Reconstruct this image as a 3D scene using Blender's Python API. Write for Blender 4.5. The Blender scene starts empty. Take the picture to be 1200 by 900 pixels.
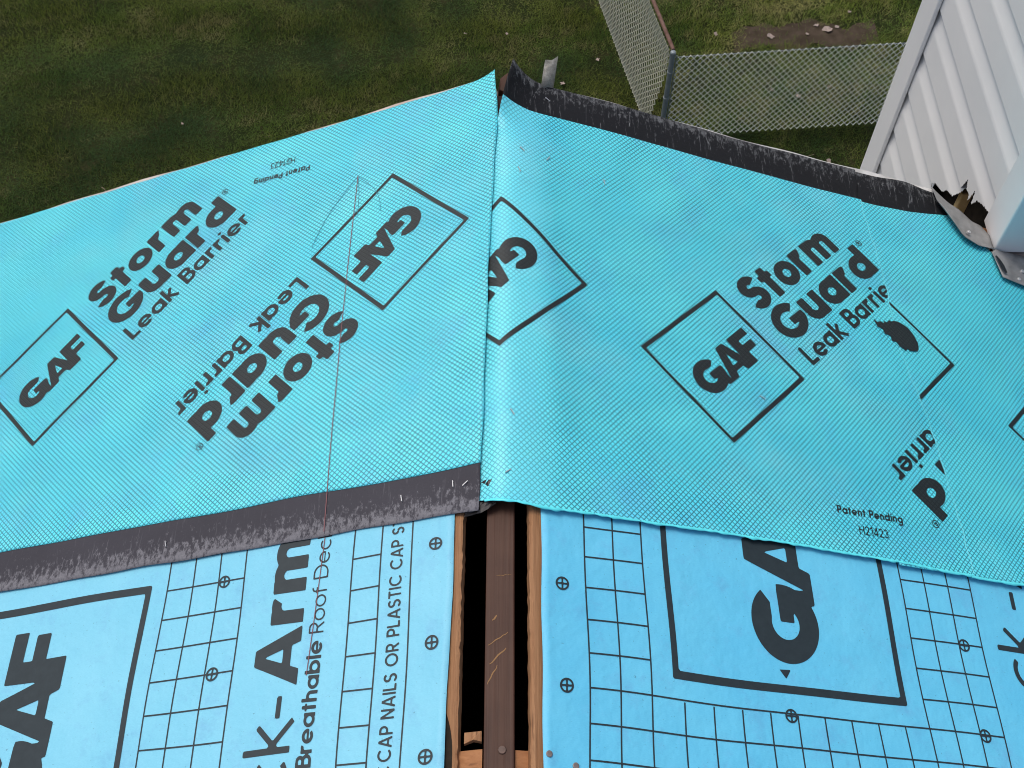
import bpy, math, random
import numpy as np
from mathutils import Matrix, Vector

random.seed(7)
rng = np.random.default_rng(7)
scene = bpy.context.scene
COL = scene.collection
R = math.radians

# ------------------------------------------------------------------ camera, sky, sun, exposure
RZ = 7.80                                  # height of the roof ridge above the lawn
PL, PR = R(21.23), R(19.24)                # roof pitches, left and right slope
CAM = Vector((0.0173, 0.0, RZ + 1.5386))
DEP, ROLL = R(57.5137), R(-0.0764)
cam_data = bpy.data.cameras.new('camera')
cam = bpy.data.objects.new('camera', cam_data)
COL.objects.link(cam)
cam_data.sensor_width = 36.0
cam_data.lens = 36.0 * 1341.31 / 1200.0
cam_data.clip_start = 0.05
cam_data.clip_end = 600.0
cam.location = CAM
cam.rotation_euler = (math.pi / 2 - DEP, 0.0, 0.0)
cam.rotation_euler = (cam.rotation_euler.to_matrix() @ Matrix.Rotation(-ROLL, 3, 'Z')).to_euler()
scene.camera = cam

SUN_EL, SUN_AZ = R(68), R(-50)             # azimuth from +Y, negative = towards -X (left)
world = bpy.data.worlds.new('World')
scene.world = world
world.use_nodes = True
wn = world.node_tree
sky = wn.nodes.new('ShaderNodeTexSky')
sky.sky_type = 'NISHITA'
sky.sun_disc = False
sky.sun_elevation = SUN_EL
sky.sun_rotation = SUN_AZ
sky.dust_density = 5.0
sky.air_density = 1.0
sky.ozone_density = 0.6
bg = wn.nodes['Background']
bg.inputs['Strength'].default_value = 0.15
wn.links.new(sky.outputs[0], bg.inputs['Color'])

sun_data = bpy.data.lights.new('sun', 'SUN')
sun = bpy.data.objects.new('sun', sun_data)
COL.objects.link(sun)
sun_data.energy = 1.2
sun_data.angle = R(24)
sun_data.color = (1.0, 0.965, 0.91)
sdir = Vector((math.sin(SUN_AZ) * math.cos(SUN_EL), math.cos(SUN_AZ) * math.cos(SUN_EL), math.sin(SUN_EL)))
sun.rotation_euler = sdir.to_track_quat('Z', 'Y').to_euler()
sun.location = (-4, 2, RZ + 8)

vs = scene.view_settings
vs.view_transform = 'Standard'
vs.look = 'None'
vs.exposure = 0.11
vs.gamma = 1.0
vs.use_curve_mapping = False
scene.cycles.filter_width = 1.0

# ------------------------------------------------------------------ helpers
def mesh_obj(name, verts, faces, mat=None, parent=None, uv=None, smooth=False):
    me = bpy.data.meshes.new(name)
    me.from_pydata([tuple(map(float, v)) for v in verts], [], [tuple(int(i) for i in f) for f in faces])
    if uv is not None:
        lay = me.uv_layers.new(name='UVMap')
        idx = np.empty(len(me.loops), dtype=np.int32)
        me.loops.foreach_get('vertex_index', idx)
        lay.data.foreach_set('uv', np.asarray(uv, dtype=np.float32)[idx].ravel())
    if smooth:
        me.polygons.foreach_set('use_smooth', [True] * len(me.polygons))
    if mat is not None:
        me.materials.append(mat)
    me.update()
    o = bpy.data.objects.new(name, me)
    COL.objects.link(o)
    if parent is not None:
        o.parent = parent
    return o

def child_copy(src, parent, loc=None, rot=None):
    c = src.copy()
    COL.objects.link(c)
    c.parent = parent
    if loc is not None:
        c.location = loc
    if rot is not None:
        c.rotation_euler = rot
    return c

def empty(name, label, cat, loc=(0, 0, 0), group=None):
    o = bpy.data.objects.new(name, None)
    COL.objects.link(o)
    o.location = loc
    o.empty_display_size = 0.1
    tag(o, label, cat, group)
    return o

def tag(o, label, cat, group=None):
    o['label'] = label
    o['category'] = cat
    if group:
        o['group'] = group
    return o

def box_vf(x0, x1, y0, y1, z0, z1):
    v = [(x0, y0, z0), (x1, y0, z0), (x1, y1, z0), (x0, y1, z0), (x0, y0, z1), (x1, y0, z1), (x1, y1, z1), (x0, y1, z1)]
    f = [(0, 3, 2, 1), (4, 5, 6, 7), (0, 1, 5, 4), (1, 2, 6, 5), (2, 3, 7, 6), (3, 0, 4, 7)]
    return v, f

def box(name, x0, x1, y0, y1, z0, z1, mat, parent=None, bevel=0.0):
    v, f = box_vf(x0, x1, y0, y1, z0, z1)
    o = mesh_obj(name, v, f, mat, parent)
    if bevel:
        m = o.modifiers.new('bevel', 'BEVEL')
        m.width = bevel
        m.segments = 2
    return o

def grid_faces(nx, ny):
    i, j = np.meshgrid(np.arange(nx - 1), np.arange(ny - 1), indexing='xy')
    a = (j * nx + i).ravel()
    return np.stack([a, a + 1, a + nx + 1, a + nx], 1)

def sines(seed, n, k0, k1):
    r = np.random.default_rng(seed)
    ang = r.uniform(0, 2 * math.pi, n)
    k = r.uniform(k0, k1, n)
    ph = r.uniform(0, 2 * math.pi, n)
    am = 1.0 / n ** 0.5
    def f(a, b):
        a = np.asarray(a, float); b = np.asarray(b, float)
        s = 0
        for i in range(n):
            s = s + am * np.sin(k[i] * (a * math.cos(ang[i]) + b * math.sin(ang[i])) + ph[i])
        return s
    return f

def sstep(x, a, b):
    t = np.clip((np.asarray(x, float) - a) / (b - a), 0, 1)
    return t * t * (3 - 2 * t)

# ------------------------------------------------------------------ materials
class N:
    """small node-graph helper"""
    def __init__(self, name, rough=0.6, spec=0.4):
        self.m = bpy.data.materials.new(name)
        self.m.use_nodes = True
        self.t = self.m.node_tree
        self.b = self.t.nodes['Principled BSDF']
        self.b.inputs['Roughness'].default_value = rough
        self.b.inputs['Specular IOR Level'].default_value = spec
    def n(self, typ, **kw):
        o = self.t.nodes.new(typ)
        for k, v in kw.items():
            setattr(o, k, v)
        return o
    def l(self, a, b):
        self.t.links.new(a, b)
    def coord(self, which='UV'):
        return self.n('ShaderNodeTexCoord').outputs[which]
    def mapping(self, src, scale=(1, 1, 1), rot=(0, 0, 0), loc=(0, 0, 0)):
        m = self.n('ShaderNodeMapping')
        m.inputs['Scale'].default_value = scale
        m.inputs['Rotation'].default_value = rot
        m.inputs['Location'].default_value = loc
        self.l(src, m.inputs['Vector'])
        return m.outputs[0]
    def noise(self, src, scale, detail=3, rough=0.55, dist=0.0):
        x = self.n('ShaderNodeTexNoise')
        x.inputs['Scale'].default_value = scale
        x.inputs['Detail'].default_value = detail
        x.inputs['Roughness'].default_value = rough
        x.inputs['Distortion'].default_value = dist
        self.l(src, x.inputs['Vector'])
        return x.outputs[0]
    def vor(self, src, scale, out='Distance'):
        x = self.n('ShaderNodeTexVoronoi')
        x.inputs['Scale'].default_value = scale
        self.l(src, x.inputs['Vector'])
        return x.outputs[out]
    def ramp(self, src, stops):
        x = self.n('ShaderNodeValToRGB')
        e = x.color_ramp.elements
        while len(e) < len(stops):
            e.new(0.5)
        for k, (p, c) in zip(e, stops):
            k.position = p
            k.color = (c, c, c, 1) if isinstance(c, (int, float)) else (*c, 1)
        self.l(src, x.inputs[0])
        return x.outputs[0]
    def math(self, op, a, b=0.0, clamp=False):
        x = self.n('ShaderNodeMath', operation=op)
        x.use_clamp = clamp
        for i, v in enumerate((a, b)):
            if isinstance(v, (int, float)):
                x.inputs[i].default_value = v
            else:
                self.l(v, x.inputs[i])
        return x.outputs[0]
    def mix(self, fac, a, b, blend='MIX'):
        x = self.n('ShaderNodeMix', data_type='RGBA', blend_type=blend)
        for s, v in ((0, fac), (6, a), (7, b)):
            if isinstance(v, (int, float)):
                x.inputs[s].default_value = v
            elif isinstance(v, tuple):
                x.inputs[s].default_value = (*v, 1)
            else:
                self.l(v, x.inputs[s])
        return x.outputs[2]
    def bump(self, h, strength=0.3, dist=0.002, prev=None):
        x = self.n('ShaderNodeBump')
        x.inputs['Strength'].default_value = strength
        x.inputs['Distance'].default_value = dist
        self.l(h, x.inputs['Height'])
        if prev is not None:
            self.l(prev, x.inputs['Normal'])
        return x.outputs[0]
    def done(self, color=None, normal=None, rough=None):
        if color is not None:
            if isinstance(color, tuple):
                self.b.inputs['Base Color'].default_value = (*color, 1)
            else:
                self.l(color, self.b.inputs['Base Color'])
        if normal is not None:
            self.l(normal, self.b.inputs['Normal'])
        if rough is not None:
            self.l(rough, self.b.inputs['Roughness'])
        return self.m

NET = 0.0068          # spacing of the embossed net lines on the leak barrier film
def net_mask(g, uv):
    """the embossed diamond net: 1 on the lines"""
    m = g.mapping(uv, rot=(0, 0, R(42)))
    wob = g.noise(uv, 55, 2)
    sx = g.n('ShaderNodeSeparateXYZ')
    g.l(m, sx.inputs[0])
    out = []
    for ch in (0, 1):
        c = g.math('ADD', sx.outputs[ch], g.math('MULTIPLY', wob, 0.0016))
        w = g.math('SINE', g.math('MULTIPLY', c, 2 * math.pi / NET))
        out.append(g.ramp(g.math('MULTIPLY_ADD', w, 0.5), [(0.0, 0.0), (1.0, 1.0)]) if False else g.math('MULTIPLY', g.math('ADD', w, 1.0), 0.5))
    line = g.math('MAXIMUM', g.math('POWER', out[0], 4.8), g.math('POWER', out[1], 5.2))
    return line

def mat_film(name, cell, deep, line, lines=1.0, crest=False):
    g = N(name, 0.42, 0.45)
    uv = g.coord()
    net = net_mask(g, uv)
    patch = g.ramp(g.noise(uv, 5.0, 4, 0.6), [(0.34, 0.0), (0.68, 1.0)])
    tint = g.mix(patch, cell, deep)
    streak = g.ramp(g.noise(g.mapping(uv, (3, 34, 1), rot=(0, 0, R(18))), 1.0, 4), [(0.52, 0.0), (0.75, 1.0)])
    tint = g.mix(g.math('MULTIPLY', streak, 0.25), tint, deep)
    dust = g.ramp(g.noise(uv, 2.6, 5, 0.7), [(0.5, 0.0), (0.8, 1.0)])
    tint = g.mix(g.math('MULTIPLY', dust, 0.50), tint, (0.33, 0.64, 0.74))
    lil = g.ramp(g.noise(g.mapping(uv, loc=(7, 3, 0)), 7.0, 5, 0.7), [(0.52, 0.0), (0.72, 1.0)])
    tint = g.mix(g.math('MULTIPLY', lil, 0.45), tint, (0.12, 0.44, 0.74))
    amt = g.ramp(g.noise(uv, 9.0, 3, 0.6), [(0.22, 0.72), (0.70, 1.0)])
    if crest:       # net worn and stretched flat over the ridge; pale tint paints in sheen
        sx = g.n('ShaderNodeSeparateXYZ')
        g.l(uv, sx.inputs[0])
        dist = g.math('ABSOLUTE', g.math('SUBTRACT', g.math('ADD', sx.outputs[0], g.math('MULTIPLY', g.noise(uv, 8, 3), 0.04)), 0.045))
        sheen_wear = g.ramp(g.math('MULTIPLY', dist, 10.0), [(0.30, 1.0), (0.75, 0.0)])
        tint = g.mix(g.math('MULTIPLY', sheen_wear, 0.14), tint, (0.36, 0.72, 0.84))
        amt = g.math('MULTIPLY', amt, g.math('SUBTRACT', 1.0, g.math('MULTIPLY', sheen_wear, 0.40)))
    col = g.mix(g.math('MULTIPLY', g.math('MULTIPLY', net, amt), lines), tint, line)
    smud = g.ramp(g.noise(uv, 11, 4, 0.7), [(0.60, 0.0), (0.78, 1.0)])
    col = g.mix(g.math('MULTIPLY', smud, 0.20), col, (0.06, 0.22, 0.34))
    spk = g.ramp(g.noise(uv, 330, 2), [(0.70, 0.0), (0.75, 1.0)])
    col = g.mix(g.math('MULTIPLY', spk, 0.35), col, (0.02, 0.16, 0.20))
    lump = g.noise(uv, 26, 4, 0.6)
    nb = g.bump(lump, 0.25, 0.006)
    nb = g.bump(g.math('SUBTRACT', 1.0, net), 0.35, 0.0009, nb)
    ro = g.math('ADD', g.math('MULTIPLY', g.noise(uv, 14, 3), 0.25), 0.32)
    return g.done(col, nb, ro)

M = {}
M['film'] = mat_film('leak_barrier_film', (0.125, 0.740, 0.815), (0.080, 0.630, 0.780), (0.004, 0.090, 0.130))
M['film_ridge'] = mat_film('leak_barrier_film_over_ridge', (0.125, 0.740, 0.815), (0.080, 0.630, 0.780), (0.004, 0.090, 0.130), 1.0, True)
M['cut_edge'] = N('cut_film_edge', 0.5, 0.3).done((0.22, 0.70, 0.76))
M['film_edge'] = N('film_edge', 0.35, 0.5).done((0.10, 0.70, 0.76))

def mat_print(name, base, net=True):
    g = N(name, 0.5, 0.4)
    uv = g.coord()
    fade = g.ramp(g.noise(uv, 60, 4, 0.7), [(0.3, 0.0), (0.8, 1.0)])
    col = g.mix(g.math('MULTIPLY', fade, 0.35), base, tuple(min(1, c * 1.9 + 0.012) for c in base))
    nrm = None
    if net:
        k = net_mask(g, uv)
        col = g.mix(g.math('MULTIPLY', k, 0.9), col, (0.004, 0.007, 0.007))
        nrm = g.bump(g.math('SUBTRACT', 1.0, k), 0.35, 0.0009)
    return g.done(col, nrm)
M['print_net'] = mat_print('print_on_film', (0.011, 0.016, 0.017))
M['print_flat'] = mat_print('print_on_underlayment', (0.013, 0.022, 0.026), False)

def mat_armor(name, base, pale, pale_amt):
    g = N(name, 0.55, 0.35)
    uv = g.coord()
    c = g.mix(g.ramp(g.noise(uv, 6, 4, 0.6), [(0.3, 0.0), (0.75, 1.0)]), base, pale)
    c = g.mix(pale_amt, c, pale)
    sm = g.ramp(g.noise(uv, 14, 6, 0.75), [(0.52, 0.0), (0.74, 1.0)])
    c = g.mix(g.math('MULTIPLY', sm, 0.42), c, (0.12, 0.29, 0.52))
    sp = g.ramp(g.noise(uv, 190, 3, 0.65), [(0.66, 0.0), (0.72, 1.0)])
    c = g.mix(g.math('MULTIPLY', sp, 0.55), c, (0.04, 0.10, 0.14))
    fib = g.noise(g.mapping(uv, (240, 900, 1)), 1.0, 3)
    c = g.mix(0.10, c, g.ramp(fib, [(0.3, 0.0), (0.7, 1.0)]), 'SOFT_LIGHT')
    nb = g.bump(g.noise(uv, 9, 4, 0.6), 0.5, 0.014)
    nb = g.bump(g.noise(uv, 420, 2), 0.15, 0.0006, nb)
    return g.done(c, nb)
M['armor_l'] = mat_armor('underlayment_left', (0.140, 0.465, 0.630), (0.205, 0.545, 0.690), 0.35)
M['armor_r'] = mat_armor('underlayment_right', (0.090, 0.455, 0.690), (0.130, 0.515, 0.720), 0.20)

def mat_selvage(name, base, mark, edge_from, edge_to, marks, edge_amt):
    """black tacky edge with scuffs across the strip and worn granules along its outer side (uv.y = metres up the sheet)"""
    g = N(name, 0.7, 0.18)
    uv = g.coord()
    sx = g.n('ShaderNodeSeparateXYZ')
    g.l(uv, sx.inputs[0])
    t = g.n('ShaderNodeMapRange')
    t.inputs['From Min'].default_value = edge_from
    t.inputs['From Max'].default_value = edge_to
    g.l(sx.outputs[1], t.inputs[0])
    scr = g.noise(g.mapping(uv, (150, 13, 1)), 1.0, 5, 0.72, 0.8)
    where = g.ramp(g.noise(uv, 9, 3, 0.6), [(0.35, 0.15), (0.65, 1.0)])
    scr = g.math('MULTIPLY', g.ramp(scr, [(0.585, 0.0), (0.70, 1.0)]), where)
    gran = g.ramp(g.math('ADD', g.noise(g.mapping(uv, (120, 60, 1)), 1.0, 5, 0.75), g.math('MULTIPLY', t.outputs[0], 0.34)), [(0.66, 0.0), (0.78, 1.0)])
    k = g.math('MAXIMUM', g.math('MULTIPLY', scr, marks), g.math('MULTIPLY', gran, edge_amt))
    c = g.mix(g.noise(uv, 7, 3), base, tuple(x * 1.6 for x in base))
    fine = g.noise(uv, 260, 3, 0.7)
    k = g.math('MULTIPLY', k, g.ramp(fine, [(0.3, 0.55), (0.7, 1.0)]))
    c = g.mix(k, c, mark)
    return g.done(c, g.bump(g.noise(uv, 60, 4, 0.65), 0.3, 0.004))
M['selvage_l'] = mat_selvage('selvage_left', (0.034, 0.033, 0.040), (0.20, 0.20, 0.22), 0.835, 0.755, 0.7, 0.85)
M['selvage_r'] = mat_selvage('selvage_right', (0.006, 0.0065, 0.008), (0.42, 0.44, 0.46), 1.62, 1.72, 0.85, 0.30)

def mat_wood(name, a, b, c, scale=(3, 60, 60), rough=0.75):
    g = N(name, rough, 0.25)
    p = g.coord('Object')
    n1 = g.noise(g.mapping(p, scale), 1.0, 5, 0.65, 0.4)
    col = g.mix(g.ramp(n1, [(0.3, 0.0), (0.7, 1.0)]), a, b)
    n2 = g.ramp(g.noise(g.mapping(p, tuple(s * 1.7 for s in scale)), 1.0, 4), [(0.60, 0.0), (0.72, 1.0)])
    col = g.mix(g.math('MULTIPLY', n2, 0.7), col, c)
    return g.done(col, g.bump(n1, 0.5, 0.003))
M['ply'] = mat_wood('cut_sheathing_wood', (0.20, 0.092, 0.040), (0.34, 0.185, 0.092), (0.08, 0.035, 0.017), (210, 6, 240))
M['rafter'] = mat_wood('rafter_wood', (0.22, 0.09, 0.035), (0.36, 0.17, 0.075), (0.10, 0.04, 0.02), (6, 60, 60))
M['ridge'] = None
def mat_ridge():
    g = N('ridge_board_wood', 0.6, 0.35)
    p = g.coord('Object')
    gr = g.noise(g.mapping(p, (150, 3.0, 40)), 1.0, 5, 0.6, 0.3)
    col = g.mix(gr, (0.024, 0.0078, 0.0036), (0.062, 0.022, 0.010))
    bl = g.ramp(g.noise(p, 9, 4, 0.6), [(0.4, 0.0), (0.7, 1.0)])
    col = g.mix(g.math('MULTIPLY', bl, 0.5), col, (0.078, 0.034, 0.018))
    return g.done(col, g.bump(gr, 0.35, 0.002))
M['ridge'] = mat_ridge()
M['scratch'] = N('raw_wood_scratch', 0.8, 0.1).done((0.24, 0.14, 0.065))
M['dark'] = N('attic_dark_wood', 0.9, 0.1).done((0.03, 0.02, 0.015))
def mat_noisy(name, a, b, scale, rough=0.6, spec=0.4, bump=0.0, metal=0.0):
    g = N(name, rough, spec)
    p = g.coord('Object')
    n1 = g.noise(p, scale, 5, 0.6)
    col = g.mix(g.ramp(n1, [(0.3, 0.0), (0.7, 1.0)]), a, b)
    g.b.inputs['Metallic'].default_value = metal
    return g.done(col, g.bump(n1, bump, 0.003) if bump else None)
M['vinyl'] = mat_noisy('white_vinyl', (0.67, 0.68, 0.675), (0.72, 0.725, 0.715), 6, 0.45, 0.4)
M['trim'] = mat_noisy('white_trim', (0.30, 0.30, 0.29), (0.62, 0.62, 0.61), 16, 0.5, 0.4)
M['rake_wood'] = mat_noisy('weathered_rake_wood', (0.40, 0.30, 0.25), (0.60, 0.53, 0.48), 14, 0.8, 0.2)
M['alu'] = mat_noisy('dull_aluminium', (0.14, 0.142, 0.142), (0.28, 0.28, 0.275), 26, 0.5, 0.5, 0.25, 0.15)
M['steel'] = mat_noisy('galvanised_steel', (0.40, 0.41, 0.42), (0.62, 0.62, 0.62), 60, 0.4, 0.5, 0.0, 0.6)
M['nail'] = mat_noisy('nail_steel', (0.16, 0.13, 0.12), (0.30, 0.25, 0.23), 60, 0.5, 0.5, 0.0, 0.5)
M['ridge_nail'] = mat_noisy('stained_nail', (0.05, 0.026, 0.018), (0.11, 0.06, 0.045), 80, 0.5, 0.4)
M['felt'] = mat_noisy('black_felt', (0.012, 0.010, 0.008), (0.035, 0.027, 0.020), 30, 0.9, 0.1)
M['tan'] = mat_noisy('raw_lumber', (0.42, 0.29, 0.13), (0.55, 0.40, 0.20), 40, 0.8, 0.1)
M['wire'] = mat_noisy('fence_wire', (0.74, 0.75, 0.72), (0.86, 0.87, 0.83), 30, 0.5, 0.5, 0.0, 0.1)
M['old_wire'] = mat_noisy('weathered_fence_wire', (0.50, 0.48, 0.35), (0.66, 0.64, 0.50), 12, 0.7, 0.3)
M['post'] = mat_noisy('fence_post_steel', (0.15, 0.18, 0.19), (0.23, 0.26, 0.27), 20, 0.5, 0.4, 0.0, 0.3)
M['rust'] = mat_noisy('rusty_rail', (0.085, 0.042, 0.030), (0.17, 0.105, 0.085), 18, 0.8, 0.2)
M['chalk'] = N('red_chalk', 0.9, 0.1).done((0.20, 0.095, 0.10))
M['pencil'] = N('grey_scuff', 0.9, 0.1).done((0.05, 0.20, 0.25))
M['crack'] = N('crumpled_tar', 0.45, 0.5).done((0.010, 0.010, 0.011))
M['tab'] = None
def mat_tab():
    g = N('clear_release_film', 0.35, 0.5)
    p = g.coord('Object')
    c = g.mix(g.ramp(g.noise(p, 90, 4, 0.7), [(0.35, 0.0), (0.65, 1.0)]), (0.13, 0.13, 0.115), (0.30, 0.30, 0.28))
    g.b.inputs['Alpha'].default_value = 0.72
    return g.done(c)
M['tab'] = mat_tab()

# lawn
def mat_ground():
    g = N('lawn_soil', 0.95, 0.1)
    p = g.coord('Object')
    a = g.noise(p, 0.9, 5, 0.65)
    col = g.mix(g.ramp(a, [(0.35, 0.0), (0.65, 1.0)]), (0.014, 0.022, 0.005), (0.028, 0.034, 0.010))
    b = g.ramp(g.noise(p, 3.1, 5, 0.7), [(0.52, 0.0), (0.70, 1.0)])
    col = g.mix(g.math('MULTIPLY', b, 0.6), col, (0.070, 0.055, 0.028))
    c = g.noise(p, 42, 4, 0.7)
    col = g.mix(g.ramp(c, [(0.35, 0.0), (0.7, 0.8)]), col, (0.012, 0.016, 0.005))
    return g.done(col, g.bump(c, 0.8, 0.03))
M['ground'] = mat_ground()
def mat_blade():
    g = N('grass_blades', 0.7, 0.2)
    at = g.n('ShaderNodeAttribute')
    at.attribute_name = 'tint'
    return g.done(at.outputs['Color'])
M['blade'] = mat_blade()
M['dirt'] = mat_noisy('bare_dirt', (0.034, 0.026, 0.017), (0.070, 0.052, 0.038), 7, 0.95, 0.1, 0.6)
M['leaf'] = mat_noisy('dry_leaf', (0.19, 0.15, 0.12), (0.34, 0.28, 0.25), 8, 0.8, 0.2)
M['twig'] = mat_noisy('dry_twig', (0.16, 0.12, 0.08), (0.26, 0.21, 0.15), 20, 0.9, 0.1)

# ------------------------------------------------------------------ ground
GX, GY = 160, 160
gx = np.linspace(-200, 200, 3)
ground = mesh_obj('ground', [(-200, -200, 0), (200, -200, 0), (200, 200, 0), (-200, 200, 0)], [(0, 1, 2, 3)], M['ground'])
ground['kind'] = 'structure'

# ------------------------------------------------------------------ the house: walls, ridge board, rafters, roof deck, rake trim
YB = -3.2                                   # rear end of the modelled roof
YK_L, YK_R = 1.676, 1.668                   # rakes of the deck
TL, TR = math.tan(PL), math.tan(PR)
EAVE = 3.0
house = empty('gable_house', 'two storey house with stripped gable roof under blue sheets and open ridge slot', 'house', (0, 0, 0))

def roof_pt(side, s, y, off):
    """a point s metres down one slope, off metres above it"""
    p, = (PL,) if side < 0 else (PR,)
    return (side * (s * math.cos(p) + off * math.sin(p)), y, RZ - s * math.sin(p) + off * math.cos(p))

def deck(side, s0, yk, ystart=YB, send=EAVE):
    jag = sines(11 + side, 14, 25, 420)
    ny = 520
    ys = np.linspace(ystart, yk, ny)
    t = 0.017
    v, f = [], []
    for y in ys:
        j = 0.0007 * float(jag(0, y)) + 0.0012 * math.sin(3 * y)
        k = 0.0009 * float(jag(1, y + 3))
        v += [roof_pt(side, s0 + 0.004 + j, y, -0.0095), roof_pt(side, s0 + k + j * 0.4, y, -0.0125), roof_pt(side, s0 + 0.002 + k * 0.7, y, -0.0095 - t),
              roof_pt(side, send, y, -0.0095 - t), roof_pt(side, send, y, -0.0095)]
    for i in range(ny - 1):
        for q in range(5):
            a, b = i * 5 + q, i * 5 + (q + 1) % 5
            f.append((a, b, b + 5, a + 5) if side > 0 else (a, a + 5, b + 5, b))
    f.append(tuple(range(5)))
    f.append(tuple(range((ny - 1) * 5, ny * 5)))
    return mesh_obj('roof_deck', v, f, M['ply'], house)
deck(-1, 0.0645, YK_L)
deck(1, 0.0500, 1.545)
deck(1, 0.0500, YK_R, 1.5455, 0.985)

# ridge board with scratches and a nail
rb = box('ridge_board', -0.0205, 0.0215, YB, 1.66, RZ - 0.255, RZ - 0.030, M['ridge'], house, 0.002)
def ribbon(name, pts, w, mat, parent, z_extra=0.0):
    v, f = [], []
    pts = [Vector(p) for p in pts]
    for i, p in enumerate(pts):
        d = (pts[min(i + 1, len(pts) - 1)] - pts[max(i - 1, 0)]).normalized()
        n = Vector((-d.y, d.x, 0)).normalized()
        ww = w * (0.35 + 0.65 * math.sin(math.pi * (i + 0.5) / len(pts)))
        v += [p + n * ww / 2, p - n * ww / 2]
    for i in range(len(pts) - 1):
        f.append((2 * i, 2 * i + 1, 2 * i + 3, 2 * i + 2))
    return mesh_obj(name, v, f, mat, parent)
zt = RZ - 0.0296
for (x0, y0, x1, y1, w) in [(-0.016, 0.560, 0.012, 0.578, 0.0016), (-0.014, 0.532, 0.010, 0.556, 0.0022), (-0.017, 0.503, -0.003, 0.530, 0.0018),
                            (-0.010, 0.596, -0.004, 0.604, 0.0024), (-0.006, 0.665, 0.017, 0.667, 0.0007)]:
    pts = [(x0 + (x1 - x0) * t + random.uniform(-.0006, .0006), y0 + (y1 - y0) * t + random.uniform(-.001, .001), zt) for t in np.linspace(0, 1, 9)]
    ribbon('scratch', pts, w, M['scratch'], rb)

def lathe(name, prof, n, mat, parent=None, loc=(0, 0, 0), rot=(0, 0, 0)):
    v, f = [], []
    for r, z in prof:
        for k in range(n):
            a = 2 * math.pi * k / n
            v.append((r * math.cos(a), r * math.sin(a), z))
    for i in range(len(prof) - 1):
        for k in range(n):
            f.append((i * n + k, i * n + (k + 1) % n, (i + 1) * n + (k + 1) % n, (i + 1) * n + k))
    f.append(tuple(range((len(prof) - 1) * n, len(prof) * n)))
    o = mesh_obj(name, v, f, mat, parent, smooth=False)
    o.location = loc
    o.rotation_euler = rot
    return o
lathe('nail_head', [(0.0055, -0.002), (0.0058, 0.0012), (0.0050, 0.0020), (0.0015, 0.0021)], 16, M['ridge_nail'], rb, (0.0045, 0.413, zt))

# rafter pairs butting the ridge board
for k in range(8):
    y = 0.395 - 0.610 * k if k < 6 else 0.395 + 0.610 * (k - 5)
    for side in (-1, 1):
        p = PL if side < 0 else PR
        v = []
        for yy in (y - 0.020, y + 0.020):
            jj = 0.004 * math.sin(17 * yy + side)
            v += [(side * 0.0222, yy, RZ - 0.034 - jj), (side * 0.085, yy, RZ - 0.024 - 0.085 * math.tan(p)), (side * 2.6, yy, RZ - 0.024 - 2.6 * math.tan(p)),
                  (side * 2.6, yy, RZ - 0.17 - 2.6 * math.tan(p)), (side * 0.0222, yy, RZ - 0.18)]
        f = [tuple(range(5)), tuple(range(9, 4, -1))] + [(i, 5 + i, 5 + (i + 1) % 5, (i + 1) % 5) for i in range(5)]
        o = mesh_obj('rafter', v, f, M['rafter'], house)
gap_pts = [roof_pt(-1, 0.0835, 0.35, -0.0088), roof_pt(-1, 0.0710, 0.35, -0.0088)] + [roof_pt(-1, 0.0710 + 0.0125 * max(0, (y_ - 0.41) / 0.06) ** 2, y_, -0.0088) for y_ in np.linspace(0.41, 0.47, 8)]
mesh_obj('shadow_gap_patch', gap_pts, [tuple(range(len(gap_pts)))], M['felt'], house)  # flat dark patch painting the shadow gap between underlayment and deck edge
# split of wood on the left rafter end
mesh_obj('wood_splinter', [(-0.047, 0.436, RZ - 0.030), (-0.0235, 0.438, RZ - 0.028), (-0.0232, 0.424, RZ - 0.029), (-0.034, 0.426, RZ - 0.026), (-0.047, 0.421, RZ - 0.030),
                           (-0.047, 0.436, RZ - 0.040), (-0.0235, 0.438, RZ - 0.040), (-0.0232, 0.424, RZ - 0.040), (-0.034, 0.426, RZ - 0.040), (-0.047, 0.421, RZ - 0.040)],
         [(0, 1, 2, 3, 4), (9, 8, 7, 6, 5), (0, 5, 6, 1), (1, 6, 7, 2), (2, 7, 8, 3), (3, 8, 9, 4), (4, 9, 5, 0)], M['ply'], house)

# gable and side walls below the roof
HW_L, HW_R = 2.55, 2.55
def wall_gable(y0, y1):
    v = []
    for y in (y0, y1):
        v += [(-HW_L, y, 0), (HW_R, y, 0), (HW_R, y, RZ - 0.06 - HW_R * TR), (0, y, RZ - 0.06), (-HW_L, y, RZ - 0.06 - HW_L * TL)]
    f = [(0, 1, 2, 3, 4), (9, 8, 7, 6, 5)] + [(i, i + 5, 5 + (i + 1) % 5, (i + 1) % 5) for i in range(5)]
    return mesh_obj('wall', v, f, M['vinyl'], house)
wall_gable(1.50, 1.62)
wall_gable(YB + 0.1, YB + 0.2)
box('wall', -HW_L, -HW_L + 0.12, YB + 0.2, 1.50, 0, RZ - 0.08 - HW_L * TL, M['vinyl'], house)
box('wall', HW_R - 0.12, HW_R, YB + 0.2, 1.50, 0, RZ - 0.08 - HW_R * TR, M['vinyl'], house)
box('attic_floor', -HW_L + 0.13, HW_R - 0.13, YB + 0.21, 1.49, RZ - 1.32, RZ - 1.25, M['dark'], house)

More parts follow.
